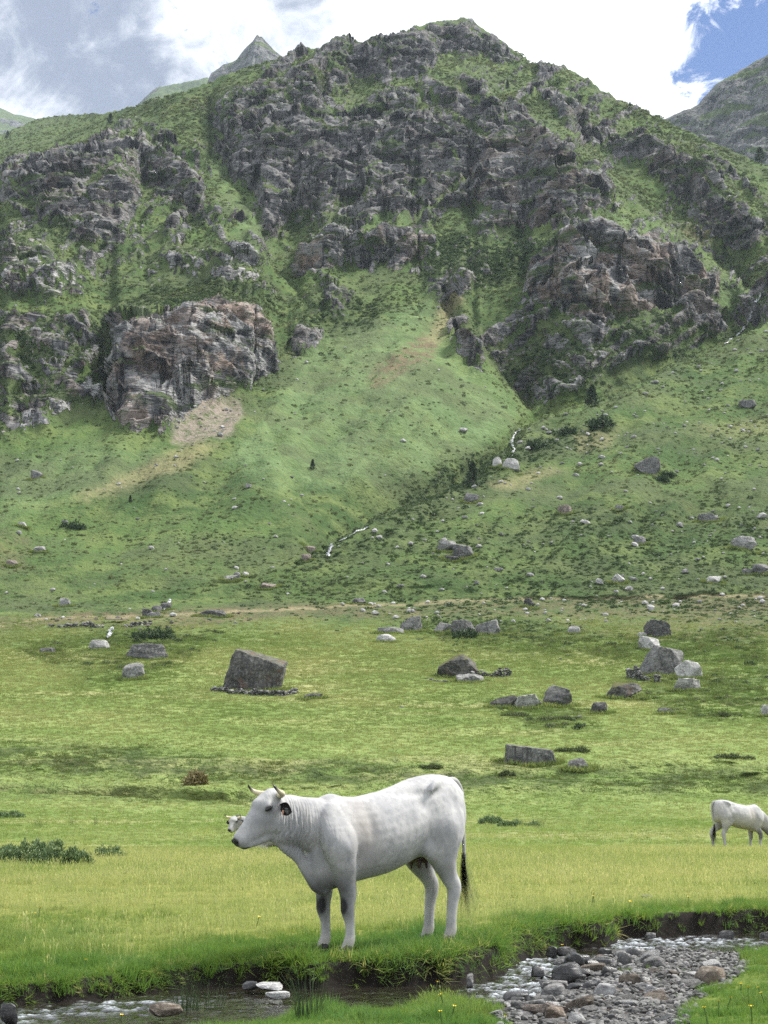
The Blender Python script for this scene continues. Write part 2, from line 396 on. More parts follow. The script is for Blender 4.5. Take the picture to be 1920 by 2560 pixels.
heaths = [ # dark shrubby growth
 (P_((1100, 780), (1280, 720), (1420, 690), (1500, 770), (1300, 830), (1180, 880), (1080, 820)), .8),
 (P_((0, 690), (230, 680), (230, 860), (100, 880), (0, 960)), .6),
 (P_((250, 620), (600, 600), (600, 680), (430, 665), (250, 700)), .45),
 (P_((280, 830), (380, 800), (420, 880), (330, 920)), .6),
 (P_((640, 640), (830, 660), (720, 780), (640, 770)), .6),
 (P_((560, 470), (640, 440), (690, 480), (620, 520)), .5),
 (P_((940, 520), (1120, 510), (1180, 530), (1130, 600), (1000, 620), (920, 590)), .7),
 (P_((700, 1150), (830, 1110), (960, 1000), (1110, 960), (1330, 900), (1300, 960), (1120, 1010), (1000, 1120), (860, 1180), (700, 1230), (600, 1240)), .6),
 (P_((500, 1260), (900, 1130), (1659, 1050), (1900, 1050), (1900, 1330), (1100, 1330), (500, 1330)), .38),
 (P_((1320, 1480), (1659, 1430), (1659, 1550), (1500, 1560)), .55),
 (P_((1050, 1520), (1250, 1520), (1300, 1570), (1150, 1580)), .6),
 (P_((0, 1385), (300, 1360), (480, 1375), (380, 1450), (200, 1480), (60, 1420)), .4),
 (P_((820, 1330), (1080, 1330), (1400, 1380), (1659, 1350), (1659, 1440), (1400, 1430), (1000, 1400)), .55),
 (P_((420, 1160), (700, 1130), (760, 1180), (500, 1240)), .3),
 (P_((-20, 1608), (300, 1618), (560, 1650), (760, 1645), (1000, 1660), (1680, 1660), (1680, 1715), (1000, 1705), (700, 1695), (470, 1690), (-20, 1672)), .85),
 (P_((-20, 1692), (330, 1707), (560, 1710), (560, 1732), (250, 1728), (-20, 1712)), .9),
]
lush = [ # fresh
 (P_((640, 800), (760, 740), (900, 690), (960, 760), (1060, 830), (1130, 900), (1040, 970), (860, 1040), (600, 1060), (480, 1000), (560, 900)), .68),
 (P_((0, 1000), (200, 960), (360, 980), (240, 1060), (0, 1120)), .5),
 (P_((640, 760), (760, 720), (900, 660), (960, 600), (930, 720), (820, 800), (640, 850)), .7),
 (P_((1240, 520), (1320, 460), (1420, 500), (1560, 590), (1659, 640), (1659, 690), (1560, 650), (1450, 550), (1330, 515)), .6),
 (P_((700, 490), (850, 440), (1020, 430), (900, 490), (780, 500)), .5),
 (P_((440, 290), (500, 380), (560, 470), (600, 540), (540, 540), (460, 440)), .5),
 (P_((850, 850), (1050, 800), (1130, 880), (1000, 960), (850, 960)), .4),
]
def warp(a, s1=34., s2=9.):
    return a
wu = U+13*fbm2(U/60., V/45., 3, 71)+4*noise2(U/11., V/9., 72)
wv = V+11*fbm2(U/60.+9, V/45., 3, 73)+4*noise2(U/11.+5, V/9., 74)
rock = np.zeros(V.shape); steep = np.zeros(V.shape); rust = np.zeros(V.shape); pale = np.full(V.shape, .3); wp = np.full(V.shape, .02)
for poly, ro, st, ru, pa in crags:
    p = np.array(poly); u0, v0 = p.min(0)-60; u1, v1 = p.max(0)+60
    c = np.where((ucol > u0) & (ucol < u1))[0]
    if not len(c): continue
    sl_ = (slice(None), slice(c[0], c[-1]+1))
    sd = np.full(V[sl_].shape, -99.); m = (V[sl_] > v0) & (V[sl_] < v1)
    sd[m] = poly_sd(wu[sl_][m], wv[sl_][m], poly)
    w = sstep(-20, 14, sd)
    rock[sl_] = np.maximum(rock[sl_], ro*w); steep[sl_] = np.maximum(steep[sl_], st*sstep(-4, 26, sd))
    rust[sl_] = np.maximum(rust[sl_], ru*w); pale[sl_] += w*pa*ro*2; wp[sl_] += w*ro*2
pale = pale/(wp+.98)
def paint(items, wlo, whi):
    out = np.zeros(V.shape); 
    for it in items:
        poly, s = it[0], it[1]
        p = np.array(poly); u0, v0 = p.min(0)-60; u1, v1 = p.max(0)+60
        c = np.where((ucol > u0) & (ucol < u1))[0]
        if not len(c): continue
        sl_ = (slice(None), slice(c[0], c[-1]+1))
        sd = np.full(V[sl_].shape, -99.); m = (V[sl_] > v0) & (V[sl_] < v1)
        sd[m] = poly_sd(wu[sl_][m], wv[sl_][m], poly)
        out[sl_] = np.maximum(out[sl_], s*sstep(wlo, whi, sd))
    return out
straw = paint([s for s in soils if s[2] == 0], -16, 14)
earth = paint([s for s in soils if s[2] == 1], -12, 8)
scree = paint([s for s in soils if s[2] == 2], -14, 12)
heath = np.clip(paint(heaths, -24, 24)+.28*fbm2((U*.8-V*.6)/120., (U*.6+V*.8)/55., 4, 75)*sstep(1480, 1380, V), 0, 1)
lushm = paint(lush, -30, 30)

# depth: integrate the slope of the ground up every column of sight
v_known = np.array([2116, 2080, 2060, 2030, 2004, 1985, 1965, 1945, 1900, 1850, 1800, 1730, 1650, 1600, 1545, 1512, 1500])
y_known = np.array([56.8, 67.0, 75.0, 84.0, 90.0, 93.6, 95.0, 98.6, 103., 113., 126., 146., 171., 189., 211., 226., 232.])
s_v = np.array([1500, 1300, 1000, 700, 400, 0]); s_s = np.array([.40, .43, .48, .53, .60, .66])
def base_L():
    vv = np.linspace(1500, 0, 1200); L = math.log(232.); out = [L]; e = rays(960, vv)[1]
    for i in range(1, len(vv)):
        s = np.interp(-vv[i], -s_v, s_s); de = e[i]-e[i-1]
        L += de*(1+e[i]**2)/(s-e[i]); out.append(L)
    return np.concatenate([v_known[:-1], vv]), np.concatenate([np.log(y_known[:-1]), out])
bv, bl = base_L()
L0 = np.interp(-V, -bv, bl)
# the dim slope at the far left leans away into the cloud
L0 = L0+.95*sstep(520, 0, U)*sstep(480, 250, V+ (U*.12))*sstep(640, 200, U)
# folds: ground behind a brow starts farther off
folds = [
 ([(1336, 196), (1400, 278), (1452, 370), (1504, 428), (1550, 463), (1597, 515), (1654, 567), (1700, 607), (1741, 631), (1770, 652), (1828, 698), (1886, 750), (2100, 900)], .085, 170),
 ([(2300, 560), (1920, 815), (1799, 868), (1683, 920), (1585, 972), (1481, 1019), (1365, 1048), (1307, 1082), (1278, 1122), (1180, 1203), (1087, 1250), (960, 1290), (810, 1380), (740, 1402)], -.11, 260),
 ([(505, 225), (520, 300), (525, 400), (580, 470), (640, 560), (650, 620)], .018, 130),
 ([(640, 590), (690, 690), (760, 760), (700, 900)], .03, 110),
 ([(1075, 700), (1130, 840), (1230, 920), (1290, 990), (1330, 1040)], .05, 140),
]
G = np.zeros(V.shape)
for line, amp, w in folds:
    p = np.array(line); m = (V > p[:, 1].min()-4*w) & (V < p[:, 1].max()+3*w) & (U > p[:, 0].min()-4*w) & (U < p[:, 0].max()+4*w)
    d, side, t = line_d(wu[m]*.5+U[m]*.5, wv[m]*.5+V[m]*.5, line)
    s = side*(-1 if amp > 0 else 1)*d          # positive on the far side of the brow
    a = abs(amp)*sstep(0, .12, t)*sstep(1.0, .86, t)
    G[m] += a*sstep(-4, 9, s)*np.exp(-np.clip(s, 0, None)/w)
G += .035*sstep(1490, 1250, V)*fbm2(U/330., V/420., 3, 81) + .018*sstep(1490, 1350, V)*fbm2(U/110.+V/160., V/200., 3, 82)
# the fan of grass bulges out below the gully, the left buttress stands forward
G -= .035*np.exp(-((U-960)/230.)**2-((V-1020)/190.)**2)
G -= .030*np.exp(-((U-480)/120.)**2-((V-880)/160.)**2)
G -= .030*np.exp(-((U-1500)/200.)**2-((V-720)/130.)**2)
# lower ground: terrace brows and hummocks, the trail's bench
low = sstep(2090, 1990, V)*sstep(1380, 1520, V)
G += low*(.016*fbm2(U/300., V/60., 3, 83)+.007*fbm2(U/90., V/20., 3, 84))
trail_v = np.interp(U, [-900, 0, 130, 400, 640, 900, 1270, 1500, 1920, 2900], [1572, 1568, 1545, 1540, 1530, 1517, 1500, 1497, 1491, 1480])+3*noise2(U/70., U*0, 85)
trail_d = V-trail_v
G += .0045*np.exp(-(trail_d/8.)**2)
T = L0+G
L = np.empty(V.shape); L[0] = T[0]
dT = np.diff(T, axis=0)
st = .9*steep*sstep(1480, 1380, V)
for i in range(1, NR):
    m = 1.0/(1+2.4*st[i])
    dv = V[i-1]-V[i]
    dl = np.maximum(dT[i-1], -.004)*m + (T[i]-L[i-1])*np.clip(dv/ (62+210*np.minimum(st[i], 1)), 0, .3)
    L[i] = L[i-1]+np.maximum(dl, -.002)
Y = np.exp(L)
rx, rz = rays(U, V)
PX, PY, PZ = rx*Y, Y, CAM[2]+rz*Y
def grid_normals(x, y, z):
    P = np.stack([x, y, z], -1)
    n = np.cross(np.gradient(P, axis=1), np.gradient(P, axis=0))
    n /= np.linalg.norm(n, axis=-1)[..., None]+1e-12
    return n
def blur(a, k):
    for ax in (0, 1):
        pad = [(0, 0), (0, 0)]; pad[ax] = (k, k)
        c = np.cumsum(np.pad(a, pad, mode='edge'), axis=ax)
        z = np.zeros_like(np.take(c, [0], axis=ax)); c = np.concatenate([z, c], axis=ax)
        n = a.shape[ax]
        a = (np.take(c, range(2*k+1, 2*k+1+n), axis=ax)-np.take(c, range(0, n), axis=ax))/(2*k+1)
    return a
Nn = grid_normals(blur(PX, 5), blur(PY, 5), blur(PZ, 5))
# ledges: where grass holds on inside the crags (in the plane of the beds, which dip to the lower left and right)
la = fbm2((U*.82-V*.57)/230.+.35*noise2(U/90., V/90., 90), (U*.57+V*.82)/31., 4, 91, .6)
lb = fbm2((U*.80+V*.60)/230., (-U*.60+V*.80)/31.+.3*noise2(U/60., V/60., 92), 4, 93, .6)
ledge = np.where(fbm2(U/240., V/240., 2, 94) > 0, la, lb)*.7+.3*fbm2(U/9., V/7., 3, 95)
speck = fbm2(U/16., V/11., 3, 96, .65)
rk = sstep(.40, .54, rock*.82+1.60*ledge*(1.15-rock*.70)+.11*speck)
rk *= sstep(.05, .2, rock)
# crags in relief
far_k = sstep(150, 420, PY)
bx = PX*.045; by = PY*.03; bz = PZ*.045
big = fbm3(bx, by, bz, 3, 101, .5, True)
bed = PZ*.82+PX*.33*np.sign(noise2(U/400., V/400., 103))+.6*noise3(bx*2, by*2, bz*2, 104)*6
tile_ = (bed/5.2) % 1.0
terr = np.where(tile_ < .75, tile_/.75, (1-tile_)/.25)
def blocks(sx, sy, sz, dip, seed):
    """angular joint blocks: every cell of a tilted, warped lattice stands out by its own amount"""
    w1 = 1.1*noise3(PX/(sx*1.9), PY/(sy*1.9), PZ/(sz*1.9), seed); w2 = 1.1*noise3(PX/(sx*2.3)+7, PY/(sy*2.3), PZ/(sz*2.3), seed+1)
    a_ = (PX*math.cos(dip)+PZ*math.sin(dip))/sx+w1; c_ = (-PX*math.sin(dip)+PZ*math.cos(dip))/sz+w2; b_ = PY/sy+.5*w1
    ia, ib, ic = (np.floor(q).astype(np.int64) for q in (a_, b_, c_))
    h_ = (_hash(ia, ib, ic, seed) & 1023)/1023.-.5
    tl = ((_hash(ia, ib, ic, seed+5) & 1023)/1023.-.5)*(a_-ia-.5)+((_hash(ia, ib, ic, seed+9) & 1023)/1023.-.2)*(c_-ic-.5)
    return h_+1.1*tl
side_ = fbm2(U/240., V/240., 2, 94) > 0
dipa = np.where(side_, -.55, .60)
def blocks2(sx, sy, sz, seed): return np.where(side_, blocks(sx, sy, sz, .60, seed), blocks(sx, sy, sz, -.55, seed+31))
b1 = blocks2(17, 14, 6.5, 301); b2 = blocks2(6.0, 6, 2.6, 341); b3 = blocks(2.2, 3.5, 5.0, .12, 381)
fine = fbm3(PX*.35, PY*.16, PZ*.35, 4, 105, .6, True)
rsoft = .5*blur(rk, 2)+.5*blur(blur(rk, 6), 6)
disp = far_k*(rsoft*(4.2*big+5.4*b1+1.7*b2+.75*b3+2.6*(terr-.5)+.8*fine+.3)+(1-rsoft)*(1.2*fbm3(bx*1.4, by*1.4, bz*1.4, 3, 107)+.8*fbm3(bx*5, by*4, bz*5, 2, 117)))
lump = fbm2(PX/2.1, PY/2.6, 3, 108, .6)
disp += (1-rsoft)*np.clip(PY/420., .12, 1.0)*(.36+.5*heath)*lump*sstep(60, 120, PY)
disp += low*.10*fbm2(PX/1.3, PY/1.7, 2, 109)
ditch = np.exp(-((V-np.interp(U, [0, 300, 640], [1963, 1978, 1992]))/8.)**2)*sstep(680, 560, U)
disp -= .75*ditch
disp *= sstep(0, 12, np.arange(NR))[:, None]
ro_ = rsoft*far_k                                        # crags jut out of the slope, turf swells up from it
DX, DY, DZ = Nn[..., 0]*(.6-.4*ro_), Nn[..., 1]*(1-ro_)-.97*ro_, Nn[..., 2]*(1-ro_)+.22*ro_
PXd, PYd, PZd = PX+DX*disp, PY+DY*disp, PZ+DZ*disp
# the far side of the crest falls away behind it
back = []
for k, (dy, dz) in enumerate(((6, -1.2), (16, -5), (40, -18), (110, -60), (260, -150))):
    back.append(np.stack([PXd[-1]*(1+dy/PY[-1]), PYd[-1]+dy, PZd[-1]+dz], -1))
Vt = np.concatenate([np.stack([PXd, PYd, PZd], -1), np.array(back)], 0)
NRT = Vt.shape[0]
ext = lambda a: np.concatenate([a, np.repeat(a[-1:], NRT-NR, 0)], 0)
me = mesh_from('mountain', Vt.reshape(-1, 3), grid_faces(NRT, NC))
attr(me, 'rock', ext(rk)); attr(me, 'rust', ext(rust)); attr(me, 'pale', ext(pale))
attr(me, 'straw', ext(straw)); attr(me, 'earth', ext(np.maximum(earth, .8*ditch))); attr(me, 'scree', ext(scree))  # earth colour also painted along the ditch to deepen its dark shading
attr(me, 'heath', ext(heath)); attr(me, 'lush', ext(lushm))
# ripe yellow sward on the valley floor gives way to mountain turf above the trail
floor_ = sstep(1530, 1640, V+40*fbm2(U/160., V/60., 3, 112))
attr(me, 'floor', ext(floor_))
trail_w = np.clip(1-np.abs(trail_d+1)/5.5, 0, 1)
attr(me, 'trail', ext(trail_w*sstep(.0, .4, 1-np.abs(noise2(U/50., V/50., 113))*.4)))
MOUNTAIN_ME = me
def hill_at(u, v):
    """a point of the hillside that shows at picture position u, v"""
    c = int(np.clip(np.searchsorted(ucol, u), 1, NC-1)); c = c if abs(ucol[c]-u) < abs(ucol[c-1]-u) else c-1
    t = np.interp(-v, -V[:, c], np.arange(NR)); i = int(t); f = t-i; j = min(i+1, NR-1)
    P = np.array([PXd[i, c]*(1-f)+PXd[j, c]*f, PYd[i, c]*(1-f)+PYd[j, c]*f, PZd[i, c]*(1-f)+PZd[j, c]*f])
    return P
def at(u, v):
    """ground point seen at u, v: near meadow or hillside, with metres per picture pixel there"""
    if v < 2100:
        p = hill_at(u, v); return p, p[1]/FPX
    y = 20.0
    for k in range(40):
        rx_, rz_ = rays(u, v); z = float(ground_z(rx_*y, y)); y2 = (z-CAM[2])/float(rz_); y = .5*y+.5*min(max(y2, 8), 80)
    return np.array([float(rx_)*y, y, float(ground_z(float(rx_)*y, y))]), y/FPX
print('terrain', round(time.time()-T0, 1), MOUNTAIN_ME and len(MOUNTAIN_ME.polygons))

# ---------- materials of the land
def mat_mountain():
    s = NT('mountainside')
    p = s.co('Object')
    n_big = s.noise(p, .025, 5, .6); n_mid = s.noise(p, .14, 5, .65); n_fin = s.noise(p, .9, 4, .7)
    strk = s.noise(s.mapping(p, (.30, .12, .30)), 1.0, 5, .65, .6)
    # sward
    g = s.mix(s.ramp(n_big, .35, .65), (.047, .088, .025), (.092, .148, .042))
    g = s.mix(s.ramp(n_mid, .42, .66), g, (.130, .172, .054))
    g = s.mix(s.math('MULTIPLY', s.ramp(n_fin, .5, .72), .55), g, (.036, .068, .023))
    g = s.mix(s.math('MULTIPLY', s.attr('lush'), s.ramp(strk, .3, .7, .3, .9)), g, (.200, .285, .125))
    fl = s.mix(s.ramp(n_mid, .35, .65), (.143, .214, .052), (.222, .278, .088))
    fl = s.mix(s.math('MULTIPLY', s.ramp(n_fin, .5, .75), .5), fl, (.110, .170, .048))
    fl = s.mix(s.ramp(s.noise(s.mapping(p, (.05, .12, .1)), 1.0, 5, .6), .52, .68, 0, .7), fl, (.36, .34, .16))
    g = s.mix(s.attr('floor'), g, fl)
    g = s.mix(s.math('MULTIPLY', s.math('SUBTRACT', 1.0, s.attr('floor')), s.ramp(s.noise(p, .045, 5, .65), .44, .60, 0, .55)), g, (.085, .100, .050))
    h = s.math('MULTIPLY', s.attr('heath'), s.ramp(s.noise(p, .35, 4, .7), .36, .60))
    g = s.mix(h, g, s.mix(n_fin, (.022, .040, .014), (.060, .075, .028)))
    stw = s.math('MULTIPLY', s.attr('straw'), s.ramp(n_fin, .3, .6, .4, 1))
    g = s.mix(stw, g, s.mix(n_fin, (.22, .19, .09), (.33, .29, .16)))
    ea = s.math('MULTIPLY', s.attr('earth'), s.ramp(s.noise(p, .5, 4, .7), .38, .6))
    g = s.mix(ea, g, s.mix(n_fin, (.10, .075, .045), (.24, .18, .11)))
    sc = s.math('MULTIPLY', s.attr('scree'), s.ramp(s.noise(p, .8, 4, .75), .33, .55))
    g = s.mix(sc, g, s.mix(n_fin, (.16, .11, .09), (.42, .36, .31)))
    g = s.mix(s.math('MULTIPLY', s.attr('trail'), .75), g, (.30, .25, .15))
    # rock
    pd = s.mix(.35, p, s.noise(p, .07, 3, .6, 0, 'Color'), 'ADD')
    sel = s.ramp(s.noise(p, .012, 2, .5), .47, .53)
    def two(sc, det=5, rough=.7, dist=.6):
        A = s.noise(s.mapping(p, sc, (0, .52, .15)), 1.0, det, rough, dist); B = s.noise(s.mapping(p, sc, (0, -.60, -.1)), 1.0, det, rough, dist)
        f = s.n('ShaderNodeMix', data_type='FLOAT'); s.put(f.inputs[0], sel); s.put(f.inputs[2], A); s.put(f.inputs[3], B); return f.outputs[0]
    bedn = two((.030, .03, .20)); bed2 = two((.09, .08, .62), 4, .7, .8)
    vert = s.noise(s.mapping(p, (.26, .08, .035), (.0, .14, .0)), 1.0, 5, .72, .7)
    r = s.mix(s.ramp(bedn, .42, .58), (.020, .021, .026), (.112, .112, .116))
    r = s.mix(s.ramp(bed2, .50, .62, 0, .75), r, (.172, .172, .172))
    r = s.mix(s.math('MULTIPLY', s.attr('pale'), s.ramp(s.noise(p, .14, 6, .75), .44, .56)), r, (.46, .455, .44))
    ru = s.math('MULTIPLY', s.attr('rust'), s.ramp(s.noise(p, .085, 6, .7, .8), .47, .57))
    r = s.mix(ru, r, s.mix(n_fin, (.15, .095, .07), (.33, .25, .195)))
    r = s.mix(s.ramp(vert, .54, .60, 0, .85), r, (.016, .016, .019))
    r = s.mix(s.ramp(s.math('ABSOLUTE', s.math('SUBTRACT', bed2, .5)), .0, .022, .9, 0), r, (.010, .010, .012))
    cr = vert
    moss = s.ramp(two((.05, .05, .30), 5, .72, .4), .535, .585, 0, .9)
    r = s.mix(moss, r, s.mix(n_fin, (.034, .056, .020), (.080, .110, .038)))
    rk_ = s.ramp(s.math('ADD', s.attr('rock'), s.math('MULTIPLY', s.math('SUBTRACT', s.noise(p, .6, 4, .7), .5), 1.1)), .40, .60)
    col = s.mix(rk_, g, r)
    hr = s.math('ADD', s.math('MULTIPLY', bedn, 1.6), s.math('ADD', s.math('MULTIPLY', vert, 1.0), s.math('MULTIPLY', bed2, .8)))
    hg = s.math('ADD', s.math('MULTIPLY', n_fin, .45), s.math('MULTIPLY', s.noise(p, 2.6, 3, .6), .22))
    hm = s.n('ShaderNodeMix', data_type='FLOAT'); s.put(hm.inputs[0], rk_); s.put(hm.inputs[2], hg); s.put(hm.inputs[3], hr)
    nm = s.bump(hm.outputs[0], 1.0, 1.6)
    return s.done(s.bsdf(col, .92, nm, .12))
def mat_meadow():
    s = NT('meadow_ground'); p = s.co('Object')
    n1 = s.noise(p, .5, 5, .6); n2 = s.noise(p, 3.0, 4, .65); n3 = s.noise(p, 22, 3, .7)
    g = s.mix(s.ramp(n2, .35, .65), (.075, .120, .018), (.130, .165, .030))
    g = s.mix(s.math('MULTIPLY', s.attr('dry'), s.ramp(n2, .3, .7, .3, 1)), g, (.270, .250, .070))
    e = s.mix(n3, (.004, .003, .0025), (.014, .011, .008))  # bank earth painted near black, standing in for shadow under the overhanging grass
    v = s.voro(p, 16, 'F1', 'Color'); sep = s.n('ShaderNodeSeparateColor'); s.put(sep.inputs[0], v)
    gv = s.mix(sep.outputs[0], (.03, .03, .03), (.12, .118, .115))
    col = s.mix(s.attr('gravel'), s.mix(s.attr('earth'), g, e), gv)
    h = s.math('ADD', s.math('MULTIPLY', n3, .5), n2)
    return s.done(s.bsdf(col, .9, s.bump(h, .7, .04), .15))
M_MOUNT = mat_mountain(); M_MEADOW = mat_meadow()
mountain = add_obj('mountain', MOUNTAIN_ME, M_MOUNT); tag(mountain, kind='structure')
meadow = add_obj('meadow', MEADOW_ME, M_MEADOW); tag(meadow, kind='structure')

# ---------- ridges behind: the spur on the right, the pointed summit, the dim far ridges on the left
def ridge(name, top, Ytop, depth, slope, rockiness, seed, ncol=260, nrow=220, rough=1.0):
    top = np.array(top, float)
    uu = np.linspace(top[0, 0], top[-1, 0], ncol)
    vt = np.interp(uu, top[:, 0], top[:, 1])+4*rough*fbm2(uu/26., uu*0, 4, seed, .6)
    rx_, rz_ = rays(uu, vt)
    xt, zt = rx_*Ytop, CAM[2]+rz_*Ytop
    k = np.linspace(0, 1, nrow)[:, None]
    run = k*depth
    X = np.broadcast_to(xt, (nrow, ncol)).copy(); Yy = Ytop-run+0*X; Z = zt-run*slope*(1+.25*np.sin(k*5))
    q_ = 1330./Ytop
    r = fbm3(X*.024*q_, Yy*.02*q_, Z*.02*q_, 5, seed+3, .6, True)
    f = fbm3(X*.12*q_, Yy*.08*q_, Z*.12*q_, 4, seed+7, .6, True)
    kk_ = Ytop/1330.
    d = (11*r+3.5*f)*sstep(0, .02, k)*rough*kk_
    Yy -= d; Z += .25*d*sstep(0, .1, k)
    rkm = sstep(.40, .58, rockiness+1.1*fbm2((X/40.+Z/60.)*q_, Z/14.*q_, 4, seed+11, .6))
    Xb = np.stack([X[::-1].reshape(-1), Yy[::-1].reshape(-1), Z[::-1].reshape(-1)], -1).reshape(nrow, ncol, 3)
    backs = [np.stack([xt, np.full(ncol, Ytop+dy), zt-dz], -1) for dy, dz in ((8, 3), (40, 24), (150, 110))]
    Vv = np.concatenate([Xb, np.array(backs)], 0)
    me = mesh_from(name, Vv.reshape(-1, 3), grid_faces(nrow+3, ncol))
    q = np.concatenate([rkm[::-1], np.repeat(rkm[:1], 3, 0)], 0)
    attr(me, 'rock', q); attr(me, 'pale', np.full(q.shape, .25)); attr(me, 'lush', np.full(q.shape, .1)); attr(me, 'heath', np.full(q.shape, .5))
    o = add_obj(name, me, M_MOUNT); tag(o, kind='structure'); return o
ridge('mountain', [(1560, 400), (1620, 330), (1655, 301), (1700, 280), (1745, 262), (1765, 238), (1790, 210), (1850, 176), (1920, 136), (2050, 70), (2300, -60), (2600, -150), (2900, -60)], 1330, 560, .74, .62, 201, 460, 360, 1.25)
ridge('mountain', [(440, 330), (480, 300), (505, 240), (512, 226), (528, 182), (545, 172), (560, 160), (580, 156), (592, 148), (612, 122), (622, 112), (632, 103), (643, 86), (649, 92), (654, 91), (668, 106), (680, 120), (690, 130), (712, 146), (760, 190), (840, 260)], 1750, 600, .9, .74, 231, 260, 220, .6)
ridge('hill', [(330, 300), (350, 262), (388, 226), (405, 218), (430, 216), (480, 205), (520, 195), (580, 220), (640, 300)], 2700, 500, .6, .30, 261, 140, 90, .5)
ridge('hill', [(-900, 240), (-600, 280), (-300, 250), (-120, 262), (0, 270), (35, 285), (85, 297), (150, 320), (260, 350)], 3050, 500, .5, .35, 281, 140, 90, .5)
# ================================================================== GRASS
def blade_mesh(rng, n, spread, hmin, hmax, width, lean=.45, segs=3, droop=.5):
    """n curved, tapering blades rooted inside a small disc"""
    vs_, fs_, tv = [], [], []
    for k in range(n):
        a = rng.uniform(0, 2*math.pi); r = spread*math.sqrt(rng.random())
        bx_, by_ = r*math.cos(a), r*math.sin(a)
        h = rng.uniform(hmin, hmax); la_ = a+rng.normal(0, .9); ln = abs(rng.normal(0, lean))
        dx, dy = math.cos(la_), math.sin(la_)
        fa = rng.uniform(0, math.pi); wx, wy = math.cos(fa), math.sin(fa)
        w = width*rng.uniform(.7, 1.3); b = len(vs_); t_ = rng.random()
        for s_ in range(segs+1):
            f = s_/segs; ww = w*(1-f**1.6)*.5 if s_ < segs else 0
            out = h*ln*(f**1.7); zz = h*f*(1-.5*droop*ln*f*f)
            if s_ < segs:
                vs_.append((bx_+dx*out-wx*ww, by_+dy*out-wy*ww, zz)); vs_.append((bx_+dx*out+wx*ww, by_+dy*out+wy*ww, zz)); tv += [t_, t_]
            else:
                vs_.append((bx_+dx*out, by_+dy*out, zz)); tv.append(t_)
        for s_ in range(segs-1):
            q = b+2*s_; fs_.append((q, q+1, q+3, q+2))
        q = b+2*(segs-1); fs_.append((q, q+1, q+2))
    return vs_, fs_, tv
def seed_heads(rng, n, spread, hmin, hmax):
    """thin ripe stalks, each with a narrow seed head"""
    vs_, fs_, tv = [], [], []
    for k in range(n):
        a = rng.uniform(0, 2*math.pi); r = spread*math.sqrt(rng.random())
        x0, y0 = r*math.cos(a), r*math.sin(a); h = rng.uniform(hmin, hmax)
        lx, ly = rng.normal(0, .12)*h, rng.normal(0, .12)*h; t_ = rng.random()
        fa = rng.uniform(0, math.pi); wx, wy = math.cos(fa), math.sin(fa)
        for (f0, f1, w0, w1) in ((0, .8, .0016, .0013), (.8, .9, .002, .007), (.9, 1.0, .007, .001)):
            b = len(vs_)
            for f, w in ((f0, w0), (f1, w1)):
                vs_ += [(x0+lx*f*f-wx*w, y0+ly*f*f-wy*w, h*f), (x0+lx*f*f+wx*w, y0+ly*f*f+wy*w, h*f)]
            tv += [t_]*4; fs_.append((b, b+1, b+3, b+2))
    return vs_, fs_, tv
def mat_blades(name, greens, straw, transl=.35):
    s = NT(name)
    t = s.attr('blade'); ti = s.attr('tint', 'INSTANCER'); tb = s.attr('tone', 'INSTANCER')
    c = s.mix(t, greens[0], greens[1]); c = s.mix(tb, c, greens[2])
    c = s.mix(s.math('MULTIPLY', ti, s.ramp(t, 0, 1, .55, 1.0)), c, straw)
    d = s.bsdf(c, .62, None, .25)
    tr = s.n('ShaderNodeBsdfTranslucent'); s.put(tr.inputs['Color'], s.mix(.5, c, (1.0, 1.0, .55), 'MULTIPLY'))
    mx = s.n('ShaderNodeMixShader'); mx.inputs[0].default_value = transl
    s.L.new(d, mx.inputs[1]); s.L.new(tr.outputs[0], mx.inputs[2])
    return s.done(mx.outputs[0])
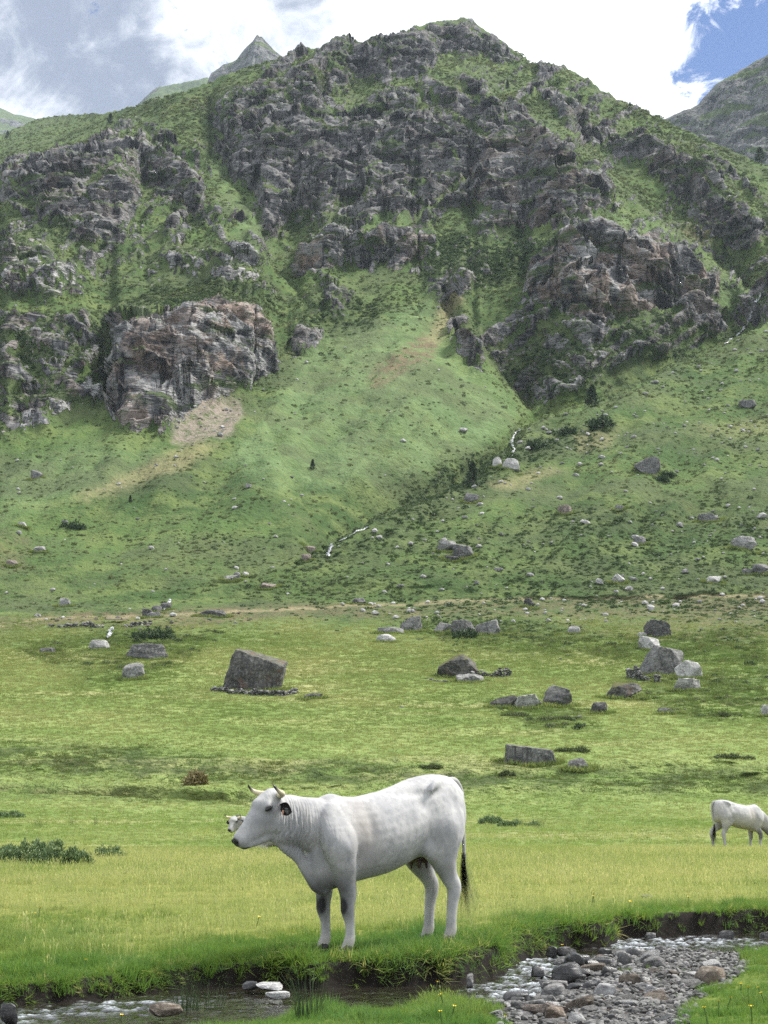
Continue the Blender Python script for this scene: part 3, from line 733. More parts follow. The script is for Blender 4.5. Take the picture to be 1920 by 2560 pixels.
def scatter(name, pts, scale, rot, tint, tone, sources, mat):
    """one object of ground cover: tufts set at the given points"""
    n = len(pts)
    me = bpy.data.meshes.new(name); me.vertices.add(n); me.vertices.foreach_set('co', np.asarray(pts, np.float32).ravel())
    attr(me, 'scl', scale); attr(me, 'rot', rot, 'FLOAT_VECTOR'); attr(me, 'tint', tint); attr(me, 'tone', tone)
    o = add_obj(name, me)
    col = bpy.data.collections.new(name+'_tufts')
    for k, (vs_, fs_, tv) in enumerate(sources):
        m = mesh_from('tuft', vs_, fs_, False); attr(m, 'blade', tv); m.materials.append(mat)
        col.objects.link(bpy.data.objects.new('tuft_%s' % 'abcdefgh'[k], m))
    t = bpy.data.node_groups.new(name, 'GeometryNodeTree')
    t.interface.new_socket('Geometry', in_out='INPUT', socket_type='NodeSocketGeometry')
    t.interface.new_socket('Geometry', in_out='OUTPUT', socket_type='NodeSocketGeometry')
    N, L_ = t.nodes, t.links
    gi, go = N.new('NodeGroupInput'), N.new('NodeGroupOutput')
    iop = N.new('GeometryNodeInstanceOnPoints'); ci = N.new('GeometryNodeCollectionInfo')
    ci.inputs['Collection'].default_value = col; ci.inputs['Separate Children'].default_value = True; ci.inputs['Reset Children'].default_value = True
    def na(nm, ty):
        a = N.new('GeometryNodeInputNamedAttribute'); a.data_type = ty; a.inputs['Name'].default_value = nm; return a.outputs[0]
    rv = N.new('FunctionNodeRandomValue'); rv.data_type = 'INT'; rv.inputs['Min'].default_value = 0; rv.inputs['Max'].default_value = len(sources)-1
    e2r = N.new('FunctionNodeEulerToRotation')
    L_.new(na('rot', 'FLOAT_VECTOR'), e2r.inputs[0])
    L_.new(gi.outputs[0], iop.inputs['Points']); L_.new(ci.outputs[0], iop.inputs['Instance'])
    iop.inputs['Pick Instance'].default_value = True
    L_.new([x for x in rv.outputs if x.enabled and x.type == 'INT'][0], iop.inputs['Instance Index'])
    L_.new(e2r.outputs[0], iop.inputs['Rotation']); L_.new(na('scl', 'FLOAT'), iop.inputs['Scale'])
    L_.new(iop.outputs[0], go.inputs[0])
    md = o.modifiers.new('tufts', 'NODES'); md.node_group = t
    tag(o, kind='stuff'); return o
rg = np.random.default_rng(77)
M_LUSH = mat_blades('lush_grass', ((.130, .225, .032), (.215, .315, .058), (.105, .225, .062)), (.52, .48, .20), .45)
M_SWARD = mat_blades('meadow_grass', ((.188, .290, .058), (.290, .370, .096), (.148, .264, .058)), (.66, .61, .31), .45)

def wedge(y0, y1, n, margin=1.22, power=1.0):
    """random plan points in the field of view between two distances"""
    y = np.sqrt(rg.random(n)*(y1**2-y0**2)+y0**2) if power == 1 else y0+(y1-y0)*rg.random(n)**power
    x = (rg.random(n)*2-1)*y*.196*margin
    return x, y
# ---- close to the stream and around the cow
n = 70000
x, y = wedge(11.0, 34, n, 1.25, 1.25)
z, sw_, far_, sg_, yf_ = ground_parts(x, y)
ok = (sw_ < -.05) & ((sg_ < -.03) | (rg.random(n) < .02)) & ~((~far_) & (sw_ > -.12) & (rg.random(n) < .4))
x, y, z, sw_, far_, sg_, yf_ = (a[ok] for a in (x, y, z, sw_, far_, sg_, yf_))
edge = np.exp(-np.clip(y-yf_, 0, None)/.9+.5*fbm2(x*.8, y*.8, 2, 127))*far_; edge = np.clip(edge, 0, 1)                   # lush along the bank
edge = np.where(far_, edge, .75)
patch = .5+.5*fbm2(x*.55, y*.40, 4, 121)*1.6
dryn = np.clip(.30+1.1*fbm2(x*.30+7, y*.20, 4, 122)+.60*sstep(18.3, 27, y)-1.1*edge, 0, 1)
dryn = np.where(far_, dryn, np.clip(.1+.5*fbm2(x, y, 3, 123), 0, .5))
clump = np.clip(.5+.9*fbm2(x*1.6, y*1.6, 3, 124), 0, 1)
ongr = np.where((sg_ > -.03) & (~far_), .55, 1.0)
hgt = ongr*(.27+.85*clump**2)*(1+.25*edge)*np.where(far_, 1, .62+.5*sstep(.3, .6, noise2(x*1.1, y*1.1, 128)))
n = len(x)
tilt = rg.normal(0, .10, (n, 2)); lipd = np.clip((.28-(-sw_))/.28, 0, 1)*far_
tilt[:, 0] += .65*lipd                                              # tufts on the lip lean out over the water
rot = np.stack([tilt[:, 0], tilt[:, 1], rg.random(n)*.01], -1)
rot[:, 2] = np.where(lipd > .05, rg.normal(0, .5, n), rg.random(n)*6.28)
pick = dryn > .12+.5*rg.random(n)
src_lush = [blade_mesh(rg, 16, .055, .07, .17, .0075, .5) for _ in range(6)]
src_sward = [blade_mesh(rg, 13, .06, .05, .13, .0065, .55) for _ in range(4)]
src_stalk = []
for _ in range(3):
    a, b = blade_mesh(rg, 9, .06, .05, .13, .006, .5), seed_heads(rg, 2, .06, .11, .22)
    src_stalk.append((a[0]+b[0], a[1]+[tuple(i+len(a[0]) for i in f) for f in b[1]], a[2]+b[2]))
m = ~pick
scatter('bank_grass', np.stack([x, y, z-.006], -1)[m], (hgt*rg.uniform(.75, 1.25, n))[m], rot[m], np.clip(dryn*.6, 0, 1)[m], np.clip(patch+.25*rg.normal(size=n), 0, 1)[m], src_lush, M_LUSH)
m = pick
scatter('meadow_grass', np.stack([x, y, z-.006], -1)[m], (hgt*rg.uniform(.75, 1.25, n))[m], rot[m], np.clip(dryn*.75-.1, 0, 1)[m], np.clip(patch+.25*rg.normal(size=n), 0, 1)[m], src_sward+src_stalk, M_SWARD)
# ---- thin ripe stalks standing above the sward
n = 9000
x, y = wedge(16.5, 50, n, 1.25, 1.0); z, sw_, far_, sg_, yf_ = ground_parts(x, y)
ok = far_ & (y-yf_ > .6) & (rg.random(n) < np.clip(.35+1.6*fbm2(x*.30+7, y*.20, 4, 122)+.3*sstep(19, 27, y), .04, 1)); x, y, z = x[ok], y[ok], z[ok]; n = len(x)
scatter('meadow_grass', np.stack([x, y, z-.006], -1), rg.uniform(.6, 1.25, n), np.stack([rg.normal(0, .16, n), rg.normal(0, .16, n), rg.random(n)*6.28], -1), rg.uniform(.25, .9, n), rg.random(n)*.4, [seed_heads(rg, 4, .09, .11, .24) for _ in range(4)], M_SWARD)
# ---- rank tufts hanging over the undercut bank
n = 60000
x = rg.uniform(-4.2, 5.5, n); y = rg.uniform(13.5, 24, n)
z, sw_, far_, sg_, yf_ = ground_parts(x, y); ok = far_ & (sw_ < -.03) & (sw_ > -.36) & (rg.random(n) < .52-.25*(x > 1.9)+1.1*fbm2(x*1.3, y*1.3, 2, 129))
x, y, z, sw_ = x[ok], y[ok], z[ok], sw_[ok]; n = len(x)
hang = np.clip((.36+sw_)/.30, 0, 1)
rot = np.stack([.25+1.15*hang+rg.normal(0, .25, n), rg.normal(0, .3, n), rg.normal(0, .5, n)], -1)
drt = (rg.random(n) < .14)*rg.uniform(.6, 1.0, n)
scatter('bank_grass', np.stack([x, y, z-.004], -1), rg.uniform(.45, 1.05, n)*np.where(x > 1.6, .85, np.where(x < -1, .7, 1)), rot, np.where(drt > 0, drt, .1*rg.random(n)), np.clip(.35+.4*rg.normal(size=n), 0, 1), [blade_mesh(rg, 16, .06, .08, .19, .0075, .7) for _ in range(5)], M_LUSH)
print('hanging tufts', n)
# ---- the open meadow up to the foot of the rise
n = 60000
x, y = wedge(31, 61, n, 1.25, 1.0)
z = ground_z(x, y)
dryn = np.clip(.62+1.2*fbm2(x*.18+3, y*.10, 4, 131)+.2*sstep(61, 45, y), 0, 1)
clump = np.clip(.5+.9*fbm2(x*.8, y*.5, 3, 132), 0, 1)
src_far = []
for _ in range(5):
    a, b = blade_mesh(rg, 20, .12, .06, .18, .013, .5, 2), seed_heads(rg, 2, .12, .12, .23)
    src_far.append((a[0]+b[0], a[1]+[tuple(i+len(a[0]) for i in f) for f in b[1]], a[2]+b[2]))
rz_ = np.stack([rg.normal(0, .1, n), rg.normal(0, .1, n), rg.random(n)*6.28], -1)
scatter('meadow_grass', np.stack([x, y, z-.01], -1), (.35+.8*clump)*rg.uniform(.6, 1.2, n)*(1-.4*sstep(45, 61, y)), rz_, np.clip(dryn*.8*rg.uniform(.4, 1.2, n), 0, 1), np.clip(.4+.4*rg.normal(size=n), 0, 1), src_far, M_SWARD)

# ---- short turf and tussocks of the rising ground, sampled on the hillside itself
def hill_samples(n, v0, v1, weight, u0=-380, u1=2300):
    """points on the hillside sheet between picture rows, kept with the given probability"""
    rows = np.where((np.interp(np.arange(NR), np.arange(NR), V[:, NC//2]) <= v1+400))[0]
    i = rg.integers(0, NR-1, n); c0, c1 = np.searchsorted(ucol, (u0, u1)); j = rg.integers(c0, c1-1, n)
    f, g = rg.random(n), rg.random(n)
    vv = V[i, j]
    area = (PYd[i+1, j]-PYd[i, j]).clip(.02, 6)*PY[i, j]        # even over the ground, not over the picture
    okk = (vv > v0) & (vv < v1)
    w = weight(i, j)*np.clip(area/np.quantile(area[okk], .9), .05, 1)
    keep = okk & (rg.random(n) < w)
    i, j, f, g = i[keep], j[keep], f[keep], g[keep]
    def lerp(a): return (a[i, j]*(1-f)+a[i+1, j]*f)*(1-g)+(a[i, j+1]*(1-f)+a[i+1, j+1]*f)*g
    return np.stack([lerp(PXd), lerp(PYd), lerp(PZd)], -1), i, j
def tussock(rng, n, rad, h, width):
    """a low rounded cushion of leaves"""
    vs_, fs_, tv = [], [], []
    for k in range(n):
        a = rng.uniform(0, 2*math.pi); el_ = math.asin(rng.uniform(.05, 1)); rr = rng.uniform(.75, 1.05)
        p = Vector((math.cos(a)*math.cos(el_)*rad*rr, math.sin(a)*math.cos(el_)*rad*rr, math.sin(el_)*h*rr))
        nrm = Vector((math.cos(a)*math.cos(el_), math.sin(a)*math.cos(el_), .5+math.sin(el_))).normalized()
        t1 = nrm.orthogonal().normalized(); t1.rotate(Matrix.Rotation(rng.uniform(0, 6.28), 3, nrm)); t2 = nrm.cross(t1)
        tip = (nrm*rng.uniform(.3, 1.0)+t1*rng.uniform(.3, 1)).normalized(); w = width*rng.uniform(.6, 1.3)
        b = len(vs_); t_ = rng.random()
        vs_ += [tuple(p-t2*w*.5), tuple(p+t2*w*.5), tuple(p+tip*w*1.5)]; tv += [t_]*3; fs_.append((b, b+1, b+2))
    return vs_, fs_, tv
M_TURF = mat_blades('floor_turf', ((.146, .218, .052), (.228, .285, .084), (.102, .172, .040)), (.47, .43, .20), .35)
M_TUSS = mat_blades('mountain_tussock', ((.066, .112, .034), (.118, .170, .056), (.034, .066, .022)), (.30, .29, .15), .3)
P, i, j = hill_samples(700000, 1520, 2112, lambda i, j: floor_[i, j]*.9)
n = len(P); pt = np.clip(.5+1.0*fbm2(P[:, 0]*.09, P[:, 1]*.05, 4, 141), 0, 1)
src = [blade_mesh(rg, 26, .26, .05, .17, .03, .7, 2) for _ in range(5)]
rr = np.stack([rg.normal(0, .08, n), rg.normal(0, .08, n), rg.random(n)*6.28], -1)
near = np.clip(P[:, 1]/110, .7, 2.0)
tone = np.clip(heath[i, j]*1.1+.25*rg.normal(size=n)+.15, 0, 1)
scatter('turf', P-np.array([0, 0, .02]), near*rg.uniform(.35, .95, n), rr, np.clip(pt*.9*rg.uniform(.3, 1.1, n)-.5*heath[i, j], 0, 1), tone, src, M_TURF)
print('turf points', n)
P, i, j = hill_samples(1350000, 130, 1640, lambda i, j: (1-floor_[i, j])*(1-.93*rk[i, j])*(.28+.75*heath[i, j])*(1-.8*np.maximum(straw, scree)[i, j])*(1-.75*np.clip(lushm[i, j]*1.6, 0, 1))*np.clip(.55+1.6*fbm2(PX[i, j]*.05, PY[i, j]*.03, 3, 144), .1, 1))
n = len(P)
src = [tussock(rg, 60, .62, .38, .26) for _ in range(6)]
hh = heath[i, j]; sz = rg.lognormal(-.25, .35, n)*np.clip(P[:, 1]/420, .55, 1.7)*(1+.5*hh)
rr = np.stack([rg.normal(0, .12, n), rg.normal(0, .12, n), rg.random(n)*6.28], -1)
tone = np.clip(.25+.75*hh+.3*rg.normal(size=n), 0, 1)
scatter('heather_tussocks', P-np.array([0, 0, .10]), sz*.54, rr, np.clip(.25+.5*fbm2(P[:, 0]*.03, P[:, 1]*.03, 3, 143)-.5*hh, 0, 1), tone, src, M_TUSS)
print('tussocks', n)
# rank dark green growth on the brows of the valley floor, low heather in the hollows
P, i, j = hill_samples(700000, 1420, 2050, lambda i, j: (heath[i, j] > .25)*(sstep(.40, .58, .5+.8*fbm2(PX[i, j]*.22, PY[i, j]*.16, 3, 151)))*floor_[i, j]*heath[i, j]*.8)
n = len(P); rr = np.stack([rg.normal(0, .2, n), rg.normal(0, .2, n), rg.random(n)*6.28], -1)
M_RANK = mat_blades('rank_grass', ((.070, .120, .020), (.110, .165, .030), (.045, .080, .018)), (.25, .22, .09), .3)
scatter('rank_grass', P-np.array([0, 0, .02]), np.clip(P[:, 1]/110, .7, 1.8)*rg.uniform(.5, 1.1, n), rr, rg.random(n)*.5, np.clip(.35+.4*rg.normal(size=n), 0, 1), [blade_mesh(rg, 30, .24, .06, .19, .028, .9, 2) for _ in range(4)], M_RANK)
m_ = (rg.random(n) < .10) & (V[i, j] < 1840)
scatter('heather_tussocks', (P-np.array([0, 0, .06]))[m_], rg.lognormal(-.95, .3, n)[m_], rr[m_], rg.random(n)[m_]*.4, np.clip(.4+.4*rg.normal(size=n), 0, 1)[m_], [tussock(rg, 110, .62, .36, .16) for _ in range(4)], M_TUSS)
# the tall sward runs on up to the first brow
P, i, j = hill_samples(300000, 1955, 2116, lambda i, j: .8*sstep(1960, 2080, V[i, j])*(1-.7*heath[i, j]))
n = len(P); rr = np.stack([rg.normal(0, .1, n), rg.normal(0, .1, n), rg.random(n)*6.28], -1)
dn = np.clip(.45+1.1*fbm2(P[:, 0]*.18+3, P[:, 1]*.10, 4, 131), 0, 1)
scatter('meadow_grass', P-np.array([0, 0, .02]), rg.uniform(.35, 1.0, n), rr, np.clip(dn*.8*rg.uniform(.3, 1.2, n), 0, 1), np.clip(.4+.4*rg.normal(size=n), 0, 1), src_far, M_SWARD)
print('brow tussocks', n, round(time.time()-T0, 1))
# ================================================================== ROCKS, STONES AND WATER
def rock_material(name, dark, mid, light, wet=0.0, moss=0.0, rust=0.0, scale=1.0, streak=0.0):
    s = NT(name); p = s.co('Object'); oi = s.n('ShaderNodeObjectInfo')
    off = s.n('ShaderNodeVectorMath', operation='ADD'); s.put(off.inputs[0], p)
    cx = s.n('ShaderNodeCombineXYZ'); 
    for k in range(3): s.put(cx.inputs[k], s.math('MULTIPLY', oi.outputs['Random'], 37.0+11*k))
    s.L.new(cx.outputs[0], off.inputs[1]); p = off.outputs[0]
    a = s.noise(p, 1.3*scale, 6, .65, .4); b = s.noise(p, 6*scale, 5, .7); c = s.noise(p, 26*scale, 3, .7)
    lay = s.noise(s.mapping(p, (1*scale, 1*scale, 6*scale), (.25, .18, 0)), 1.0, 4, .65, .5)
    v = s.noise(s.mapping(p, (5*scale, 5*scale, .5*scale)), 1.0, 4, .7, .2)
    col = s.mix(s.ramp(a, .35, .65), dark, mid)
    col = s.mix(s.ramp(b, .45, .68, 0, .85), col, light)
    col = s.mix(s.ramp(lay, .5, .68, 0, .6), col, dark)
    if streak: col = s.mix(s.ramp(v, .48, .6, 0, streak), col, dark)
    if rust: col = s.mix(s.ramp(s.noise(p, 1.1*scale, 4, .6, .5), .55, .66, 0, rust), col, (.19, .10, .065))
    col = s.mix(s.ramp(c, .6, .75, 0, .5), col, (.33, .34, .29))        # lichen
    br = s.n('ShaderNodeHueSaturation'); s.put(br.inputs['Color'], col); s.put(br.inputs['Value'], s.math('ADD', s.math('MULTIPLY', oi.outputs['Random'], .55), .72))
    col = br.outputs[0]
    if moss:
        g = s.n('ShaderNodeNewGeometry'); sx = s.n('ShaderNodeSeparateXYZ'); s.L.new(g.outputs['Normal'], sx.inputs[0])
        m = s.ramp(s.math('ADD', sx.outputs['Z'], s.math('MULTIPLY', s.math('SUBTRACT', b, .5), 1.1)), .62, .85, 0, moss)
        col = s.mix(m, col, s.mix(c, (.055, .075, .020), (.17, .15, .055)))
    h = s.math('ADD', s.math('ADD', s.math('MULTIPLY', b, .6), s.math('MULTIPLY', lay, .7)), s.math('MULTIPLY', c, .22))
    return s.done(s.bsdf(col, .85-.6*wet, s.bump(h, 1.0 if wet < .5 else .35, .16/scale), .25+.4*wet))
MR = {
 'dark':  rock_material('dark_rock', (.038, .038, .039), (.118, .116, .114), (.27, .265, .255)),
 'main':  rock_material('streaked_rock', (.050, .049, .050), (.135, .13, .127), (.31, .30, .29), 0, .3, .75, .8, .6),
 'grey':  rock_material('grey_rock', (.085, .085, .085), (.24, .237, .23), (.41, .405, .39), 0, .10, 0, 1.0),
 'pale':  rock_material('pale_rock', (.19, .187, .18), (.40, .395, .38), (.56, .555, .53)),
 'mossy': rock_material('mossy_rock', (.042, .041, .040), (.125, .12, .112), (.28, .27, .25), 0, 1.0, .3),
 'streak': rock_material('vertical_streaked_rock', (.060, .060, .060), (.20, .20, .195), (.36, .355, .34), 0, .3, 0, 1.0, .85),
 'pink':  rock_material('pinkish_rock', (.12, .098, .085), (.27, .22, .19), (.40, .35, .31)),
 'stone': rock_material('river_stone', (.055, .054, .054), (.165, .162, .16), (.32, .315, .305), .1, 0, 0, 5),
 'white': rock_material('white_river_stone', (.22, .22, .22), (.42, .42, .41), (.58, .58, .57), .1, 0, 0, 5),
 'brown': rock_material('brown_river_stone', (.055, .046, .036), (.15, .125, .098), (.29, .25, .20), .1, 0, .15, 5),
 'wet':   rock_material('wet_river_stone', (.010, .010, .011), (.028, .027, .027), (.075, .073, .072), .85, 0, 0, 5),
 'red':   rock_material('reddish_river_stone', (.16, .07, .055), (.30, .135, .105), (.42, .24, .20), .1, 0, 0, 5),
}
_ico = {}
def ico(sub):
    if sub not in _ico:
        bm = bmesh.new(); bmesh.ops.create_icosphere(bm, subdivisions=sub, radius=1)
        v = np.array([x.co[:] for x in bm.verts]); f = np.array([[q.index for q in p.verts] for p in bm.faces])
        bm.free(); v /= np.linalg.norm(v, axis=1)[:, None]; _ico[sub] = (v, f)
    return _ico[sub]
def rock_shape(seed, size, sub=3, planes=None, nplanes=13, rough=.07, flat=False, rounded=.0, freq=1.7):
    """an angular boulder: flat cleavage faces cut out of a sphere, roughened and layered; size = width, depth, height; base at z = 0"""
    rng = np.random.default_rng(seed)
    d, f = ico(sub)
    if planes is None:
        n = rng.normal(size=(nplanes, 3)); n[:, 2] *= .75; n /= np.linalg.norm(n, axis=1)[:, None]
        off = rng.uniform(.55, .95, nplanes)
        ax = np.array([[1, 0, .1], [-1, 0, .15], [0, -1, .12], [0, 1, 0], [.1, .1, 1], [0, 0, -1]], float)
        ax += rng.normal(0, .16, ax.shape); ax /= np.linalg.norm(ax, axis=1)[:, None]
        n = np.concatenate([n, ax]); off = np.concatenate([off, np.full(6, .72)])
    else:
        n, off = planes
    dn = d@n.T
    with np.errstate(divide='ignore', invalid='ignore'):
        rr = np.where(dn > .02, off[None]/dn, 9e9)
    r = rr.min(1); r = np.minimum(r, 1.6)
    if rounded: r = r*(1-rounded)+rounded*.85
    P = d*r[:, None]
    s0 = seed*7.31 % 91
    nz = fbm3(d[:, 0]*freq+s0, d[:, 1]*freq, d[:, 2]*freq+s0, 4, seed % 900, .55)
    rg_ = fbm3(P[:, 0]*2.2+s0, P[:, 1]*2.2, P[:, 2]*3.4, 3, seed % 900+50, .6, True)
    P = P*(1+rough*nz+rough*.55*rg_)[:, None]
    lay = np.sin((P[:, 2]*1.0+P[:, 0]*.3)*9+nz*3); P[:, :2] *= (1+.018*lay)[:, None]
    lo, hi = P.min(0), P.max(0)
    P = (P-lo)/(hi-lo)
    P[:, :2] -= .5
    return P*np.array(size), f
def boulder(name, u0, u1, vt, vb, mat, label, cat='boulder', group=None, seed=0, sub=4, depth=.8, sink=.22, planes=None, tilt=0.0, rough=.07, rounded=0.0, nplanes=13, back=.35):
    (p, mpp) = at((u0+u1)/2, vb)
    w, h = (u1-u0)*mpp, (vb-vt)*mpp*1.0
    dp = max(w*depth, h*.5)
    V_, F_ = rock_shape(seed, (w, dp, h*(1+sink)), sub, planes, nplanes, rough, rounded=rounded)
    if tilt:
        c_, s_ = math.cos(tilt), math.sin(tilt); x_, z_ = V_[:, 0].copy(), V_[:, 2]-h*.4
        V_[:, 0], V_[:, 2] = x_*c_-z_*s_, x_*s_+z_*c_+h*.4
    V_[:, 2] -= h*sink
    me = mesh_from(name, V_, F_, True); attrs = me.polygons
    me.materials.append(MR[mat])
    try: me.set_sharp_from_angle(angle=R(38))
    except Exception: pass
    o = add_obj(name, me); o.location = (p[0], p[1]+dp*back, p[2])
    tag(o, label, cat, group); BASES.append((p[0], p[1]+dp*back, w, dp))
    return o
BASES = []
# ---- the boulders of the valley floor
# the great overhanging block: a hull through its corners as seen, given real depth
def hull_planes(pts):
    bm = bmesh.new()
    for q in pts: bm.verts.new(q)
    bmesh.ops.convex_hull(bm, input=bm.verts[:])
    ns, os_ = [], []
    for f in bm.faces:
        f.normal_update(); n = f.normal
        if n.length > .5: ns.append(n[:]); os_.append(n.dot(f.verts[0].co))
    bm.free(); return np.array(ns), np.maximum(np.array(os_), .05)
def norm_pts(front, backp):
    a = np.array(front+backp, float); lo, hi = a.min(0), a.max(0)
    return [tuple((q-(lo+hi)/2)/((hi-lo)/2).max()) for q in a]
great = norm_pts([(-3.1, -1.6, 0), (-3.1, -1.7, .5), (-2.35, -2.0, 1.5), (-2.3, -2.0, 3.0), (-1.75, -1.8, 4.0), (2.9, -2.1, 2.35), (2.75, -1.9, 1.8), (1.9, -1.5, 0)],
                 [(-2.4, 1.8, 0), (-2.0, 1.9, 2.5), (-1.0, 1.6, 4.25), (3.0, 1.5, 3.05), (2.6, 1.7, 1.0), (1.9, 1.6, 0)])
g = boulder('boulder', 555, 714, 1617, 1727, 'main', 'huge dark overhanging block with a sloping pale top edge, on a ring of stones', seed=41, sub=5, depth=.62, planes=hull_planes(great), rough=.115, sink=.06)
boulder('boulder', 757, 807, 1731, 1747, 'dark', 'low flat grey slab in the grass just right of the huge overhanging block', seed=42, depth=.7)
boulder('boulder', 305, 362, 1655, 1700, 'grey', 'rounded upright grey boulder left of the huge overhanging block', seed=43, rounded=.35)
boulder('boulder', 314, 425, 1606, 1648, 'dark', 'dark slanting slab under a juniper cushion', seed=44, depth=.6, tilt=-.10)
boulder('boulder', 219, 272, 1598, 1626, 'pale', 'pale rounded boulder below the plank culvert, beside the falling brook', seed=45, rounded=.4)
boulder('boulder', 96, 136, 1620, 1637, 'dark', 'small dark slab near the left edge below the stony trail bank', seed=46)
boulder('boulder', 1085, 1131, 1555, 1581, 'pale', 'pale boulder at the left end of the row of three below the trail', seed=47, group='row of rocks below the trail')
boulder('boulder', 1126, 1192, 1552, 1589, 'dark', 'dark middle boulder of the row of three below the trail', seed=48, group='row of rocks below the trail')
boulder('boulder', 1190, 1256, 1552, 1588, 'grey', 'grey slanting boulder at the right end of the row of three below the trail', seed=49, tilt=.18, group='row of rocks below the trail')
boulder('boulder', 1152, 1188, 1580, 1592, 'pale', 'small pale stone at the foot of the row of three rocks', seed=50)
boulder('boulder', 1000, 1062, 1541, 1577, 'grey', 'grey wedge of rock at the upper end of the leaning slabs', seed=51, tilt=.3)
boulder('boulder', 944, 1012, 1563, 1584, 'grey', 'long grey slab leaning downhill below the wedge of rock', seed=52, tilt=.15)
boulder('boulder', 938, 988, 1584, 1606, 'pale', 'pale broken rock at the lower end of the leaning slabs', seed=53)
boulder('boulder', 1092, 1195, 1634, 1692, 'mossy', 'large mossy boulder with grass growing over its top', seed=54, depth=.9)
boulder('boulder', 1140, 1211, 1681, 1707, 'grey', 'pale pointed block lying in front of the mossy boulder', seed=55)
boulder('boulder', 1354, 1432, 1711, 1765, 'grey', 'upright grey block with flat top beside the leaning slab', seed=56, nplanes=8, planes=None)
boulder('boulder', 1264, 1362, 1737, 1771, 'pale', 'pale slab tilted against the upright grey block', seed=57, tilt=.12, nplanes=7)
boulder('boulder', 1226, 1296, 1742, 1771, 'mossy', 'mossy turf-backed rock at the left end of the pale slab', seed=58, tilt=.22)
boulder('boulder', 1476, 1521, 1755, 1786, 'dark', 'dark rounded boulder alone right of the upright grey block', seed=59, rounded=.2)
boulder('boulder', 1597, 1713, 1611, 1687, 'grey', 'largest grey layered boulder of the cluster on the right', seed=60, sub=5, tilt=-.12)
boulder('boulder', 1687, 1760, 1650, 1697, 'pale', 'pale angular boulder leaning on the right side of the largest grey one', seed=61)
boulder('boulder', 1682, 1756, 1694, 1727, 'pale', 'pale flat-topped boulder lowest in the cluster on the right', seed=62, nplanes=6)
boulder('boulder', 1510, 1610, 1705, 1747, 'mossy', 'layered boulder with reddish moss below the stone shelter', seed=63)
boulder('boulder', 1645, 1697, 1768, 1785, 'dark', 'thin dark slab flat in the grass on the right', seed=64)
boulder('boulder', 1612, 1679, 1544, 1593, 'dark', 'dark pointed boulder topmost of the cluster on the right', seed=65, nplanes=9)
boulder('boulder', 1591, 1620, 1579, 1594, 'pale', 'small pale stone at the left foot of the dark pointed boulder', seed=66)
boulder('boulder', 1597, 1653, 1588, 1624, 'pale', 'pale broken rock between the dark pointed and the largest grey boulder', seed=67)
boulder('boulder', 1419, 1452, 1561, 1584, 'pale', 'pale flat rock half sunk in the turf below the trail', seed=68, depth=.6)
boulder('boulder', 1259, 1388, 1856, 1911, 'streak', 'long flat-topped grey block with dark vertical streaks', seed=69, sub=5, planes=hull_planes(norm_pts([(-2.0, -1, 0), (-1.85, -.9, 1.55), (1.75, -.95, 1.2), (1.95, -1, 0)], [(-1.8, 1, 0), (-1.6, .8, 1.65), (1.7, .8, 1.3), (1.9, 1, 0)])), depth=.6, rough=.035)
boulder('boulder', 1417, 1478, 1897, 1930, 'grey', 'small ridged rock right of the long flat-topped block', seed=70, tilt=-.25)
boulder('boulder', 1904, 1950, 1763, 1792, 'pale', 'pale rock cut by the right edge of the meadow', seed=71)
boulder('boulder', 1311, 1339, 1500, 1523, 'dark', 'dark stone on the lower lip of the trail', seed=72)
boulder('boulder', 875, 915, 1496, 1514, 'grey', 'grey stone on the upper side of the trail', seed=73)
boulder('boulder', 1093, 1147, 1351, 1377, 'grey', 'grey rock at the left of the dark pair on the slope', seed=74)
boulder('boulder', 1130, 1187, 1359, 1394, 'dark', 'dark rounded rock of the pair on the slope', seed=75, rounded=.2)
boulder('boulder', 1108, 1152, 1384, 1399, 'dark', 'low dark slab below the pair of rocks on the slope', seed=76)
boulder('boulder', 1587, 1656, 1136, 1179, 'grey', 'big grey boulder with a dark shaded foot high on the right slope', seed=77)
boulder('boulder', 1254, 1299, 1144, 1173, 'pale', 'white boulder in the brook where it leaves the ravine', seed=78, rounded=.3)
boulder('boulder', 1231, 1256, 1140, 1168, 'pale', 'grey white stone left of the white boulder in the brook', seed=79)
boulder('boulder', 1156, 1199, 1231, 1257, 'dark', 'dark flat rocks by the brook below the small conifer', seed=80)
boulder('boulder', 74, 107, 1169, 1193, 'grey', 'lone grey boulder on the left slope under the crags', seed=81)
boulder('boulder', 1845, 1892, 999, 1023, 'dark', 'dark rock high on the right slope near the edge', seed=82)
boulder('boulder', 1830, 1897, 1338, 1369, 'grey', 'wide layered grey rock on the right slope above the trail', seed=83)
boulder('boulder', 1763, 1807, 1440, 1458, 'pale', 'pale flat rock on the right slope just above the trail', seed=84)
boulder('boulder', 1529, 1564, 1433, 1456, 'pale', 'pale sloping stone above the dark trail bank', seed=85, tilt=-.2)
boulder('boulder', 1581, 1616, 1338, 1361, 'grey', 'rounded grey rock in the middle of the right slope', seed=86, rounded=.3)
boulder('boulder', 1746, 1807, 1281, 1305, 'grey', 'pale pointed rock in a nest of slabs on the right slope', seed=87)
boulder('boulder', 1880, 1940, 1403, 1431, 'grey', 'grey rock at the right edge above the trail', seed=88)
boulder('boulder', 1857, 1884, 1418, 1435, 'grey', 'smaller grey rock beside the one at the right edge above the trail', seed=89)
boulder('boulder', 1396, 1430, 1263, 1288, 'pink', 'pinkish broken rock in a bare patch of the right slope', seed=90)
boulder('boulder', 1538, 1563, 1261, 1277, 'grey', 'small blue grey stone above the middle of the right slope', seed=91)
boulder('boulder', 80, 114, 1367, 1383, 'pale', 'white flat stone in the grass of the left slope', seed=92)
